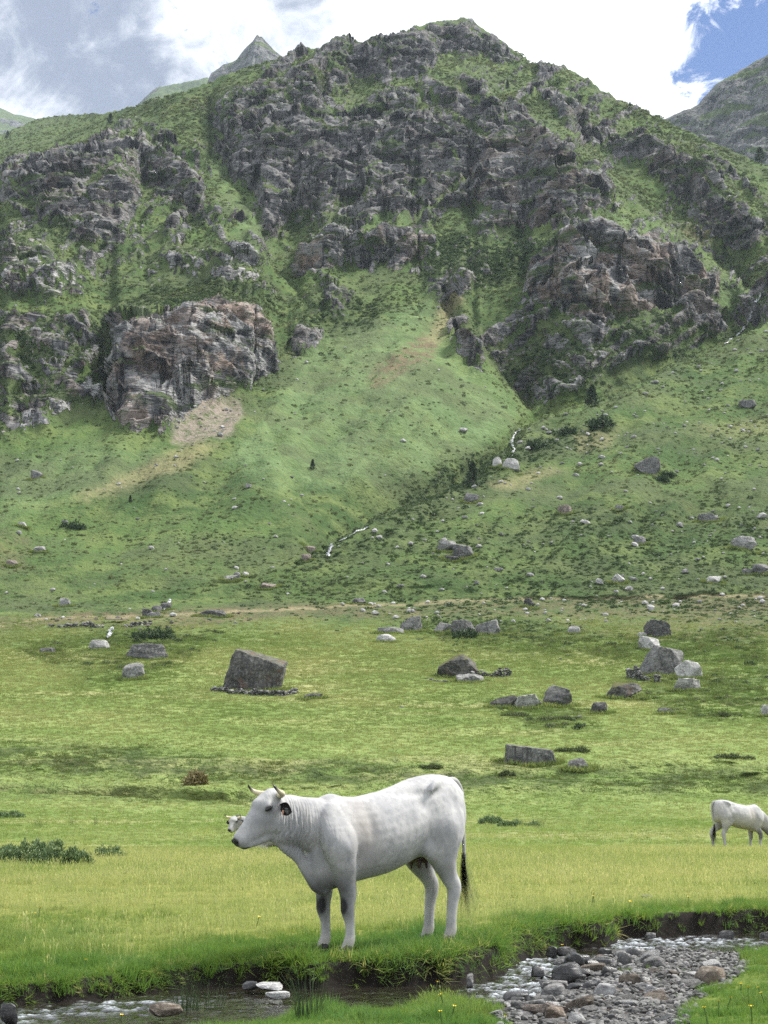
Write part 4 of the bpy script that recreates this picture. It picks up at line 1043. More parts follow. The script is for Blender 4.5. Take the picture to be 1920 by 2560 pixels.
boulder('boulder', 12, 44, 1400, 1416, 'pink', 'pinkish flat stone at the left edge of the slope', seed=93)
boulder('boulder', 144, 175, 1489, 1513, 'pale', 'pale jagged rock above the left end of the trail', seed=94)
boulder('boulder', 752, 779, 1379, 1401, 'pink', 'pale orange rock beside the small waterfall', seed=95)
boulder('boulder', 755, 790, 1364, 1382, 'pink', 'brown rocks above the pale orange one by the waterfall', seed=96)
boulder('boulder', 553, 598, 1436, 1450, 'grey', 'low grey rock in the heather left of the brook', seed=97)
boulder('boulder', 607, 624, 1426, 1439, 'pale', 'small white block in the heather left of the brook', seed=98)
boulder('boulder', 645, 696, 1454, 1471, 'pink', 'sandy ledge of rock beside the brook above the trail', seed=99)
boulder('boulder', 43, 68, 1303, 1317, 'pale', 'small white stone high on the left slope', seed=100)
boulder('boulder', 492, 570, 1524, 1542, 'dark', 'dark ledge of rock in the bank under the trail', seed=101, depth=.4)
for k, (a, b, c, d, m) in enumerate([(352, 384, 1518, 1542, 'dark'), (376, 404, 1509, 1530, 'dark'), (398, 428, 1503, 1524, 'dark'), (362, 402, 1528, 1543, 'grey')]):
    boulder('boulder', a, b, c, d, m, ['dark wet rock at the lower left of the little cascade on the trail', 'dark wet rock in the middle of the little cascade', 'dark wet rock at the top of the little cascade', 'pale grey rock at the foot of the little cascade'][k], seed=110+k, sub=3)
boulder('boulder', 1604, 1606+30, 2238, 2248, 'stone', 'flat pale stone half buried in the meadow beyond the stream', 'stone', seed=120, sub=3)
# ---- small pale stones strewn over the slopes
def strewn(n, box, poly_test, smin, smax, label, group, seed, mats, size_bias=2.2):
    rng = np.random.default_rng(seed); k = 0; tries = 0
    protos = []
    for q in range(10):
        V_, F_ = rock_shape(seed*50+q, (1, rng.uniform(.6, .9), rng.uniform(.38, .75)), 2, None, 9, .08)
        V_[:, 2] -= .12
        me = mesh_from('boulder', V_, F_, False); me.materials.append(MR[mats[q % len(mats)]]); protos.append(me)
    while k < n and tries < n*30:
        tries += 1
        u, v = rng.uniform(box[0], box[2]), rng.uniform(box[1], box[3])
        if not poly_test(u, v): continue
        p, mpp = at(u, v)
        px = smin+(smax-smin)*rng.random()**size_bias
        o = bpy.data.objects.new('boulder', protos[int(rng.integers(0, 10))]); COL.objects.link(o)
        o.location = p; o.scale = (px*mpp,)*3; o.rotation_euler = (rng.normal(0, .12), rng.normal(0, .12), rng.uniform(-.6, .6))
        tag(o, label, 'boulder', group); k += 1
rs_line = [(2300, 560), (1920, 815), (1799, 868), (1683, 920), (1585, 972), (1481, 1019), (1365, 1048), (1307, 1082), (1278, 1122), (1180, 1203), (1087, 1250), (960, 1290), (810, 1380)]
lx = np.array([p[0] for p in rs_line[::-1]]); ly = np.array([p[1] for p in rs_line[::-1]])
strewn(120, (1000, 830, 1950, 1490), lambda u, v: v > np.interp(u, lx, ly)+12 and noise2(np.array(u/120.), np.array(v/80.), 7) > -.35*(u/1500), 6, 24, 'small pale stone strewn over the heathery right slope', 'stones strewn over the right slope', 5, ('pale', 'pale', 'pale', 'pale', 'grey'))
strewn(24, (0, 1150, 760, 1500), lambda u, v: True, 6, 18, 'small white stone lying in the grass of the left slope', 'stones strewn over the left slope', 6, ('pale', 'pale', 'grey'))
strewn(22, (440, 985, 600, 1120), lambda u, v: abs((v-1050)+(u-520)*.9) < 60, 6, 15, 'small pinkish stone of the scree under the left crag', 'stones of the scree fan', 8, ('pink', 'pale'))
strewn(22, (60, 1530, 640, 1620), lambda u, v: abs(v-1556) < 18+.0*u, 6, 16, 'brown stone tumbled along the stony trail bank', 'stones along the trail bank', 9, ('pink', 'dark', 'pale', 'pink'), 1.4)
strewn(14, (700, 1560, 1920, 1800), lambda u, v: noise2(np.array(u/150.), np.array(v/60.), 9) > 0, 5, 14, 'small grey stone in the rough grass of the valley floor', 'stones scattered on the valley floor', 10, ('grey', 'dark'))

# stones too small to tell apart, strewn over the slopes
srcs = []
for q in range(6):
    V_, F_ = rock_shape(960+q, (1, .8, .6), 1, None, 8, .07); srcs.append((V_, F_.tolist(), list(np.full(len(V_), q/5))))
s = NT('slope_stone'); t_ = s.attr('tint', 'INSTANCER'); M_SLOPE = s.done(s.bsdf(s.mix(s.noise(s.co('Object'), 3, 3, .7), s.mix(t_, (.10, .10, .098), (.36, .35, .335)), s.mix(t_, (.20, .195, .19), (.54, .53, .51))), .85))
Pq, i, j = hill_samples(60000, 820, 1560, lambda i, j: .11*(V[i, j] > np.interp(U[i, j], lx, ly))*(U[i, j] > 900)*(1-rk[i, j])*np.clip(.4+1.4*fbm2(PX[i, j]*.03, PY[i, j]*.02, 3, 171), 0, 1)+.25*scree[i, j]+.06*straw[i, j]+.012)
n = len(Pq); scatter('scattered_stones', Pq-np.array([0, 0, .06]), rg.lognormal(-.75, .45, n), np.stack([rg.normal(0, .2, n), rg.normal(0, .2, n), rg.random(n)*6.28], -1), np.clip(rg.normal(.65, .3, n), 0, 1), rg.random(n), srcs, M_SLOPE)
print('slope stones', n)
# ---- dry stone walls, stone by stone
stone_me = []
for q in range(8):
    V_, F_ = rock_shape(700+q, (1, .8, .55), 1, None, 7, .05); me = mesh_from('stone', V_, F_, False)
    me.materials.append(MR[('dark', 'grey', 'dark', 'pale')[q % 4]]); stone_me.append(me)
def stone_wall(label, path, height_px, stone_px, seed, thick=1, cat='stone wall', openings=()):
    rng = np.random.default_rng(seed)
    p0, mpp0 = at(*path[0]); root = empty('stone_wall', p0); tag(root, label, cat)
    P = [at(u, v)[0] for u, v in path]; S = stone_px*mpp0
    for a, b in zip(P[:-1], P[1:]):
        a, b = Vector(a), Vector(b); Lh = (b-a).length; nx = max(1, int(Lh/(S*.85)))
        for q in range(nx):
            base = a.lerp(b, (q+.5)/nx)
            hh = height_px*mpp0*(.75+.5*noise2(np.array(base.x*.9), np.array(base.y*.9), seed))
            for r in range(max(1, int(hh/(S*.42)))):
                for tq in range(thick):
                    if any(abs((q+.5)/nx-c) < w and r*S*.42 < hw*mpp0 for c, w, hw in openings): continue
                    o = bpy.data.objects.new('stone', stone_me[int(rng.integers(0, 8))]); COL.objects.link(o); o.parent = root
                    o.location = Vector((base.x+rng.normal(0, S*.12), base.y+tq*S*.8+rng.normal(0, S*.2), base.z-.05+r*S*.42))-Vector(p0)
                    sc_ = S*rng.uniform(.75, 1.35); o.scale = (sc_, sc_, sc_*rng.uniform(.8, 1.1)); o.rotation_euler = (rng.normal(0, .2), rng.normal(0, .2), rng.uniform(0, 6.28))
    return root
stone_wall('low ring of tumbled dark stones round the foot of the huge overhanging block', [(528, 1728), (580, 1734), (640, 1739), (700, 1740), (742, 1734)], 19, 9, 21, 3)
stone_wall('short dry stone wall running right from the mossy boulder', [(1168, 1692), (1215, 1693), (1277, 1690)], 24, 9, 22)
stone_wall('line of flat stones left of the mossy boulder', [(1060, 1697), (1095, 1703), (1132, 1706)], 5, 9, 23)
stone_wall('dry stone shelter with a dark low doorway under the largest grey boulder', [(1568, 1694), (1600, 1702), (1652, 1706)], 30, 9, 24, 2, 'stone shelter', openings=((.62, .10, 20),))
stone_wall('rough stone embankment holding the trail at the culvert, left side', [(118, 1571), (190, 1570), (262, 1569)], 16, 9, 25)
stone_wall('rough stone embankment right of the culvert', [(306, 1569), (340, 1566), (380, 1561)], 16, 9, 26)
# plank culvert that carries the trail over the brook
def beam(name, a, b, w, h, mat, parent=None):
    a, b = Vector(a), Vector(b); d = b-a; bm = bmesh.new(); bmesh.ops.create_cube(bm, size=1)
    for v in bm.verts: v.co = Vector((v.co.x*w, v.co.y*d.length, v.co.z*h))
    bmesh.ops.bevel(bm, geom=bm.edges[:], offset=min(w, h)*.12, segments=1, affect='EDGES')
    me = bpy.data.meshes.new(name); bm.to_mesh(me); bm.free(); me.materials.append(mat)
    o = add_obj(name, me, None, parent); o.location = (a+b)/2; o.rotation_euler = d.to_track_quat('Y', 'Z').to_euler(); return o
s = NT('weathered_wood'); p_ = s.co('Object'); M_WOOD = s.done(s.bsdf(s.mix(s.noise(s.mapping(p_, (6, .6, 6)), 1, 4, .6), (.13, .10, .07), (.30, .26, .20)), .85))
pb, mb = at(288, 1556); br = empty('footbridge', pb); tag(br, 'small plank bridge carrying the trail over the brook', 'footbridge')
for q in range(5): beam('plank', (-18*mb+q*9*mb, -.9, .30), (-12*mb+q*9*mb, 1.1, .52), 8*mb, .09, M_WOOD, br)
for sx in (-1, 1): beam('side_beam', (sx*20*mb-2*mb, -1.0, .36), (sx*20*mb+6*mb, 1.3, .62), 4*mb, .2, M_WOOD, br)

# ================================================================== THE STREAM
xs2 = np.arange(-7, 8.01, .03); ys2 = np.arange(11.2, 23.4, .03)
WX, WY = np.meshgrid(xs2, ys2)
swd = poly_sd(WX, WY, WATER)
def blobp(u, v, ru, rv):
    x0, y0 = on_plane(u, v, WZ); x1, _ = on_plane(u+ru, v, WZ); _, y1 = on_plane(u, v-rv, WZ)
    return np.exp(-((WX-x0)/(x1-x0))**2-((WY-y0)/(y1-y0))**2)
rap = np.clip(blobp(1335, 2435, 75, 55)*1.4+1.2*blobp(1270, 2472, 110, 22)+1.1*blobp(1390, 2400, 50, 20)+1.0*blobp(1560, 2366, 120, 14)+.9*blobp(1760, 2358, 190, 16)+.65*blobp(330, 2505, 230, 26)+.55*blobp(60, 2540, 130, 30), 0, 1.2)
calm = np.clip(blobp(1000, 2470, 180, 40)+blobp(780, 2505, 140, 22), 0, 1)
flow = WX*.9-WY*.45
rip = fbm2(WX*5.2+WY*1.5, WY*3.4, 4, 161, .65); rip2 = fbm2(WX*13, WY*7, 3, 162, .6)
wz = WZ+(.012+.035*rap)*rip+(.005+.014*rap)*rip2
wz += .05*sstep(1.3, 2.6, WX)*sstep(16, 19, WY)-.03
wz = np.where(swd > -.3, wz, WZ-.2)
fi = grid_faces(*WX.shape); keep = (swd.reshape(-1)[fi] > -.22).all(1); fi = fi[keep]
used = np.unique(fi); remap = np.full(WX.size, -1); remap[used] = np.arange(len(used))
me = mesh_from('stream', np.stack([WX, WY, wz], -1).reshape(-1, 3)[used], remap[fi])
foam = np.clip(sstep(.2, .8, rap)*sstep(.0, .42, rip+.6*rip2), 0, 1)
attr(me, 'foam', foam.reshape(-1)[used])
s = NT('stream_water'); p_ = s.co('Object')
rp = s.noise(s.mapping(p_, (7, 4, 1)), 1, 3, .6, .5); rp2 = s.noise(s.mapping(p_, (30, 14, 1)), 1, 2, .6)
fm = s.math('MULTIPLY', s.attr('foam'), s.ramp(s.noise(p_, 34, 3, .7), .36, .54))
col = s.mix(fm, s.mix(s.noise(p_, 5, 4, .7), (.010, .009, .007), (.030, .026, .019)), (.50, .54, .58))
M_WATER = s.done(s.bsdf(col, s.math('ADD', s.math('MULTIPLY', fm, .5), .05), s.bump(s.math('ADD', rp, s.math('MULTIPLY', rp2, .25)), .8, .03), .5))
tag(add_obj('stream', me, M_WATER), kind='structure')

# white water of the brook on the mountain
s = NT('white_water'); p_ = s.co('Object')
M_FALL = s.done(s.bsdf(s.mix(s.ramp(s.noise(s.mapping(p_, (3, 1, .8)), 1, 4, .7), .42, .6), (.05, .053, .055), (.58, .61, .64)), .35, s.bump(s.noise(p_, 3, 3), .6, .2), .4))
def brook(path, wpx, seed):
    vs_, fs_ = [], []; rng = np.random.default_rng(seed)
    for k, (u, v) in enumerate(path):
        w = wpx*rng.uniform(.6, 1.3)
        for q, off in enumerate((-.5, 0, .5)):
            p, mpp = at(u+off*w, v); vs_.append(p+np.array([0, -.25, .16+(.12 if q == 1 else 0)]))
    for k in range(len(path)-1):
        for q in range(2):
            a = 3*k+q; fs_.append((a, a+1, a+4, a+3))
    tag(add_obj('brook', mesh_from('brook', vs_, fs_), M_FALL), kind='structure')
def dense(path, step=5, jit=2.0, seed=0):
    rng = np.random.default_rng(seed); out = []
    for (a, b), (c, d) in zip(path[:-1], path[1:]):
        n_ = max(1, int(math.hypot(c-a, d-b)/step))
        for q in range(n_): out.append((a+(c-a)*q/n_+rng.normal(0, jit), b+(d-b)*q/n_))
    return out+[path[-1]]
brook(dense([(1299, 1078), (1284, 1096), (1279, 1112), (1284, 1124), (1280, 1140)], 3, 1.5, 1), 5, 1)
brook(dense([(1915, 742), (1893, 760), (1868, 800), (1850, 830), (1822, 858), (1812, 868)], 3, 2, 2), 4, 2)
brook(dense([(920, 1325), (880, 1342), (846, 1356)], 4, 1.5, 3), 5, 3)
brook(dense([(828, 1364), (826, 1374), (818, 1390)], 2.5, 1.5, 4), 7, 4)
brook(dense([(426, 1505), (420, 1515), (410, 1528)], 3, 1, 5), 7, 5)
brook(dense([(279, 1575), (276, 1585), (268, 1600)], 2.5, 2.0, 6), 9, 6)

# ---- stones of the stream bed
def put_stone(u, v, wpx, hpx, mat, seed, label, group=None, z=None, depth=.8, sub=3):
    if z is None: z = .0
    x, y = on_plane(u, v, z); mpp = y/FPX
    w, h = wpx*mpp, max(hpx*mpp*1.15, .02)
    V_, F_ = rock_shape(seed, (w, max(w*depth, h*.8), h*1.25), sub, None, 11, .06, rounded=.10)
    V_[:, 2] -= h*.25
    me = mesh_from('stone', V_, F_, True); me.materials.append(MR[mat])
    try: me.set_sharp_from_angle(angle=R(42))
    except Exception: pass
    o = add_obj('stone', me); o.location = (float(x), float(y), float(z)); tag(o, label, 'stone', group)
    TAKEN.append((float(x), float(y), w*.5)); return o
TAKEN = []
for k, (a, b, c, d, m, lab) in enumerate([
 (1377, 1458, 2414, 2458, 'wet', 'large black wet stone splitting the rapids'),
 (1608, 1664, 2399, 2437, 'stone', 'big rounded grey stone in the middle of the gravel bar'),
 (1540, 1580, 2392, 2430, 'wet', 'black wet stone left of the big rounded grey one'),
 (1423, 1464, 2389, 2425, 'wet', 'black wet stone standing above the large one in the rapids'),
 (1464, 1500, 2405, 2432, 'wet', 'small black wet stone behind the large one in the rapids'),
 (1635, 1667, 2371, 2397, 'stone', 'upright stone at the far edge of the gravel bar'),
 (1737, 1816, 2424, 2465, 'brown', 'long tan stone against the right hand turf'),
 (1346, 1418, 2468, 2505, 'stone', 'broad grey stone at the near edge of the rapids'),
 (1480, 1537, 2468, 2505, 'white', 'pale stone with a dark wet foot in mid gravel'),
 (1613, 1653, 2469, 2497, 'white', 'whitish angular stone right of the pale one'),
 (1498, 1522, 2502, 2522, 'red', 'small red stone among the grey gravel'),
 (1415, 1467, 2536, 2566, 'white', 'pale stone at the bottom of the gravel bar'),
 (1361, 1417, 2524, 2559, 'brown', 'brown split stone at the lower left of the gravel bar'),
 (1430, 1477, 2494, 2522, 'stone', 'grey stone left of the small red one'),
 (1544, 1602, 2440, 2477, 'brown', 'dark brown slab leaning on its neighbours in the gravel'),
 (1312, 1358, 2496, 2526, 'stone', 'grey stone on the left rim of the gravel bar'),
 (1357, 1393, 2511, 2535, 'pink', 'pinkish stone above the brown split one'),
 (1364, 1392, 2372, 2393, 'wet', 'dark stone under the bank at the head of the rapids'),
 (1392, 1440, 2372, 2390, 'stone', 'flat grey stone in the water at the head of the rapids'),
 (1328, 1362, 2420, 2440, 'wet', 'black stone under the bank beside the white water'),
 (641, 706, 2459, 2474, 'white', 'white flat stone under the far bank below the standing cow'),
 (663, 724, 2482, 2496, 'white', 'whitish stones awash just below the white flat one'),
 (606, 646, 2458, 2474, 'wet', 'dark flat stone left of the white one under the bank'),
 (375, 456, 2512, 2536, 'brown', 'flat brown white stone lying in the left part of the stream'),
 (0, 46, 2516, 2553, 'wet', 'dark stone in the stream at the left edge'),
 (1166, 1184, 2440, 2466, 'stone', 'small upright grey stone under the far bank'),
 (1797, 1835, 2330, 2350, 'stone', 'grey stone at the water line under the right bank'),
 (1612, 1640, 2336, 2352, 'stone', 'small pale stone at the foot of the overhanging bank'),
 (1900, 1935, 2333, 2350, 'stone', 'stone at the water line by the right edge'),
]):
    put_stone((a+b)/2, d-2, b-a, d-c, m, 800+k, lab, 'stones of the stream bed', z=.0 if m == 'wet' else .01)
rngw = np.random.default_rng(41)
for k in range(34):
    u, v = (rngw.uniform(1360, 1620), rngw.uniform(2385, 2490)) if k < 24 else (rngw.uniform(1255, 1400), rngw.uniform(2490, 2545))
    put_stone(u, v, rngw.uniform(34, 74), rngw.uniform(10, 24), 'wet' if k < 18 or k > 28 else 'stone', 860+k, 'dark flat wet slab at the edge of the rapids' if k < 18 or k > 28 else 'grey flat slab beside the rapids', 'stones of the stream bed', z=.015, depth=rngw.uniform(.45, .8))
rng = np.random.default_rng(404)
wet_test = lambda x, y: float(poly_sd(np.array([x]), np.array([y]), WATER)[0])
labels_ = {'stone': 'grey stone of the gravel bar', 'white': 'pale stone of the gravel bar', 'brown': 'brown stone of the gravel bar', 'wet': 'dark wet stone at the edge of the rapids', 'pink': 'pinkish stone of the gravel bar'}
protos = {m: [] for m in labels_}
for m in protos:
    for q in range(9):
        V_, F_ = rock_shape(900+q*7+len(m), (1, rng.uniform(.5, .9), rng.uniform(.16, .42)), 3, None, 8, .05, rounded=.08); V_[:, 2] -= .10
        me = mesh_from('stone', V_, F_, True); me.materials.append(MR[m])
        try: me.set_sharp_from_angle(angle=R(40))
        except Exception: pass
        protos[m].append(me)
made = 0; sizes = np.sort(np.clip(rng.lognormal(-2.18, .45, 262), .055, .30))[::-1]
gxs = np.array([p[0] for p in GRAVEL]); gys = np.array([p[1] for p in GRAVEL])
for sz in sizes:
    for tr in range(60):
        x, y = rng.uniform(.6, 4.4), rng.uniform(12.8, 20.6)
        sgx = float(poly_sd(np.array([x]), np.array([y]), GRAVEL)[0])
        if sgx < -.12 or (sgx < .0 and rng.random() < .6): continue
        if y > 18.2 and x > 2.6 and sz > .11: continue
        if any((x-a)**2+(y-b)**2 < (.72*(r+sz*.5))**2 for a, b, r in TAKEN): continue
        sw1 = wet_test(x, y)
        m = 'wet' if (sw1 > -.12 and rng.random() < .75) or rng.random() < .06 else str(rng.choice(['stone', 'stone', 'white', 'brown', 'pink'], p=[.42, .26, .18, .11, .03]))
        o = bpy.data.objects.new('stone', protos[m][int(rng.integers(0, 9))]); COL.objects.link(o)
        o.location = (x, y, float(ground_z(x, y))-.005); o.scale = (sz,)*3
        o.rotation_euler = (rng.normal(0, .22), rng.normal(0, .22), rng.uniform(0, 6.28))
        tag(o, labels_[m], 'stone', 'stones of the stream bed'); TAKEN.append((x, y, sz*.5)); made += 1
        break
print('bed stones', made)
# loose gravel between them
n = 16000
x = rng.uniform(.3, 5.2, n); y = rng.uniform(12.6, 21, n)
z, sw_, far_, sg_, yf_ = ground_parts(x, y); ok = (sg_ > -.10) & (~far_)
x, y, z = x[ok], y[ok], z[ok]; n = len(x)
srcs = []
for q in range(6):
    V_, F_ = rock_shape(990+q, (1, .8, .55), 1, None, 8, .06, rounded=.2); srcs.append((V_, F_.tolist(), list(np.full(len(V_), q/5))))
s = NT('gravel_stone'); t_ = s.attr('tint', 'INSTANCER'); M_GRAV = s.done(s.bsdf(s.mix(s.noise(s.co('Object'), 5, 3, .7), s.mix(t_, (.035, .035, .034), (.15, .147, .143)), s.mix(t_, (.06, .06, .058), (.30, .295, .285))), .8))
scatter('gravel', np.stack([x, y, z-.003], -1), np.clip(rng.lognormal(-3.4, .45, n), .012, .07), np.stack([rng.normal(0, .3, n), rng.normal(0, .3, n), rng.random(n)*6.28], -1), rng.random(n), rng.random(n), srcs, M_GRAV)
# rough grass round the feet of the boulders
pp, ss = [], []
for (bx_, by_, w, dp) in BASES:
    if by_ > 320 or by_ < 60: continue
    for q in range(int(26+w*16)):
        a = rng.uniform(math.pi*.95, 2.05*math.pi); x_, y_ = bx_+math.cos(a)*w*.53*rng.uniform(.9, 1.15), by_+math.sin(a)*dp*.53*rng.uniform(.9, 1.2)
        uu = 960+x_/y_*FPX
        cidx = int(np.clip(np.searchsorted(ucol, uu), 1, NC-1)); zz = np.interp(y_, PYd[:, cidx], PZd[:, cidx])
        pp.append((x_, y_, zz-.03)); ss.append(rng.uniform(.9, 2.2))
n = len(pp)
scatter('turf', pp, ss, np.stack([rng.normal(0, .1, n), rng.normal(0, .1, n), rng.random(n)*6.28], -1), rng.random(n)*.4, np.clip(.5+.3*rng.normal(size=n), 0, 1), [blade_mesh(rg, 26, .26, .05, .19, .03, .7, 2) for _ in range(3)], M_TURF)
print('rocks', round(time.time()-T0, 1))
# ================================================================== CATTLE
def catmull(P, n):
    P = np.array(P, float); P = np.vstack([2*P[0]-P[1], P, 2*P[-1]-P[-2]]); out = []
    for i in range(1, len(P)-2):
        for k in range(n):
            t = k/n; a, b, c, d = P[i-1], P[i], P[i+1], P[i+2]
            out.append(.5*((2*b)+(-a+c)*t+(2*a-5*b+4*c-d)*t*t+(-a+3*b-3*c+d)*t**3))
    out.append(P[-2]); return np.array(out)
def tube(bm, rows, n=20, sub=4, up=(0, 1, 0), power=2.0):
    """rows: x, y, z, r_side, r_up ; a closed elliptical tube along the path; r_side is measured along the 'up' argument"""
    S = catmull(rows, sub); C = S[:, :3]; T_ = np.gradient(C, axis=0); T_ /= np.linalg.norm(T_, axis=1)[:, None]+1e-9
    rings = []
    for k in range(len(C)):
        t = Vector(T_[k]); s_ = Vector(up); s_ = (s_-t*s_.dot(t)).normalized(); w = t.cross(s_)
        ring = []
        for q in range(n):
            a = 2*math.pi*q/n; ca, sa = math.cos(a), math.sin(a)
            ca = math.copysign(abs(ca)**(2/power), ca); sa = math.copysign(abs(sa)**(2/power), sa)
            ring.append(bm.verts.new(Vector(C[k])+s_*(ca*max(S[k, 3], .004))+w*(sa*max(S[k, 4], .004))))
        rings.append(ring)
    for a, b in zip(rings[:-1], rings[1:]):
        for q in range(n): bm.faces.new((a[q], a[(q+1) % n], b[(q+1) % n], b[q]))
    bm.faces.new(rings[0][::-1]); bm.faces.new(rings[-1])
def torso(bm, rows, n=28, sub=4):
    """rows: x, top, bottom, half width, fullness low (0 even, 1 pear shaped)"""
    S = catmull([list(r) for r in rows], sub); rings = []
    for x, top, bot, hw, pear in S:
        ring = []; zc, hh = (top+bot)/2, (top-bot)/2
        for q in range(n):
            a = 2*math.pi*q/n; sa, ca = math.sin(a), math.cos(a)
            wz_ = hw*(1-.42*pear*max(ca, 0)**1.5)
            y_ = math.copysign(abs(sa)**.86, sa)*wz_; z_ = zc-.10*pear*hh*(1-abs(ca))+ca*hh
            ring.append(bm.verts.new((x, y_, z_)))
        rings.append(ring)
    for a, b in zip(rings[:-1], rings[1:]):
        for q in range(n): bm.faces.new((a[q], a[(q+1) % n], b[(q+1) % n], b[q]))
    bm.faces.new(rings[0][::-1]); bm.faces.new(rings[-1])
def remesh(bm, name, voxel, smooth_it=6):
    bmesh.ops.recalc_face_normals(bm, faces=bm.faces[:])
    me = bpy.data.meshes.new(name+'_rough'); bm.to_mesh(me); bm.free()
    o = bpy.data.objects.new(name, me); COL.objects.link(o)
    m = o.modifiers.new('r', 'REMESH'); m.mode = 'VOXEL'; m.voxel_size = voxel; m.use_smooth_shade = True
    sm = o.modifiers.new('s', 'SMOOTH'); sm.iterations = smooth_it; sm.factor = .6
    dg = bpy.context.evaluated_depsgraph_get(); out = bpy.data.meshes.new_from_object(o.evaluated_get(dg))
    bpy.data.objects.remove(o); bpy.data.meshes.remove(me)
    for p in out.polygons: p.use_smooth = True
    return out
def gauss(P, c, r):
    d = (P-np.array(c))/np.array(r); return np.exp(-(d*d).sum(1))
# coat
def mat_coat():
    s = NT('white_coat'); p = s.co('Object')
    n1 = s.noise(p, 5, 5, .6); n2 = s.noise(s.mapping(p, (60, 60, 18)), 1, 3, .7)
    c = s.mix(s.ramp(n1, .35, .65), (.34, .34, .35), (.455, .45, .445))
    c = s.mix(s.ramp(s.noise(s.mapping(p, (26, 26, 9)), 1, 4, .75), .46, .68, 0, .38), c, (.215, .215, .222))
    c = s.mix(s.ramp(s.noise(p, 2.3, 5, .7, .6), .52, .68, 0, .35), c, (.245, .235, .225))
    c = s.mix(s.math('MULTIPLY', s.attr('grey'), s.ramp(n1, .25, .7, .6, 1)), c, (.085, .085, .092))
    c = s.mix(s.math('MULTIPLY', s.attr('warm'), .6), c, (.37, .32, .27))
    c = s.mix(s.math('MULTIPLY', s.ramp(s.noise(p, 42, 2, .5), .66, .72), s.attr('dirt')), c, (.10, .075, .06))
    c = s.mix(s.attr('black'), c, (.012, .012, .014))
    fold = s.n('ShaderNodeTexWave', wave_type='BANDS', bands_direction='X'); s.put(fold.inputs['Vector'], s.mapping(p, (1, .25, .28), (0, 0, .25)))
    fold.inputs['Scale'].default_value = 11; fold.inputs['Distortion'].default_value = 6.5; fold.inputs['Detail'].default_value = 3; fold.inputs['Detail Scale'].default_value = 2.2
    h = s.math('ADD', s.math('MULTIPLY', s.math('MULTIPLY', fold.outputs['Fac'], s.attr('neck')), 1.0), s.math('MULTIPLY', n2, .10))
    h = s.math('ADD', h, s.math('MULTIPLY', s.noise(p, 9, 3, .55), .35))
    return s.done(s.bsdf(c, .68, s.bump(h, .55, .02), .2, Sheen_Weight=.12))
M_COAT = mat_coat()
def plain(name, col, rough=.6, spec=.3):
    s = NT(name); p = s.co('Object'); return s.done(s.bsdf(s.mix(s.noise(p, 30, 3, .6), tuple(c*.75 for c in col), tuple(min(1, c*1.2) for c in col)), rough, None, spec))
s = NT('horn'); M_HORN = s.done(s.bsdf(s.mix(s.ramp(s.attr('tip'), .56, .80), (.66, .58, .40), (.018, .017, .016)), .35, None, .45))
M_HOOF = plain('hoof_horn', (.035, .032, .03), .5); M_EYE = plain('dark_eye', (.008, .008, .009), .15, .6)
M_EAR = plain('black_ear_hair', (.016, .015, .015), .8); M_SWITCH = plain('black_tail_hair', (.010, .010, .011), .55)
M_UDDER = plain('dark_udder', (.075, .05, .042), .6); M_TAG = plain('ear_tag', (.62, .36, .25), .5); M_COLLAR = plain('black_collar', (.012, .012, .013), .6)
def tube_part(name, rows, mat, parent, n=12, sub=5, up=(0, 1, 0), tipattr=False):
    bm = bmesh.new(); tube(bm, rows, n, sub, up); bmesh.ops.recalc_face_normals(bm, faces=bm.faces[:])
    me = bpy.data.meshes.new(name); bm.to_mesh(me); bm.free()
    for p in me.polygons: p.use_smooth = True
    me.materials.append(mat)
    if tipattr:
        k = len(catmull(rows, sub)); attr(me, 'tip', np.repeat(np.linspace(0, 1, k), n))
    return add_obj(name, me, None, parent)
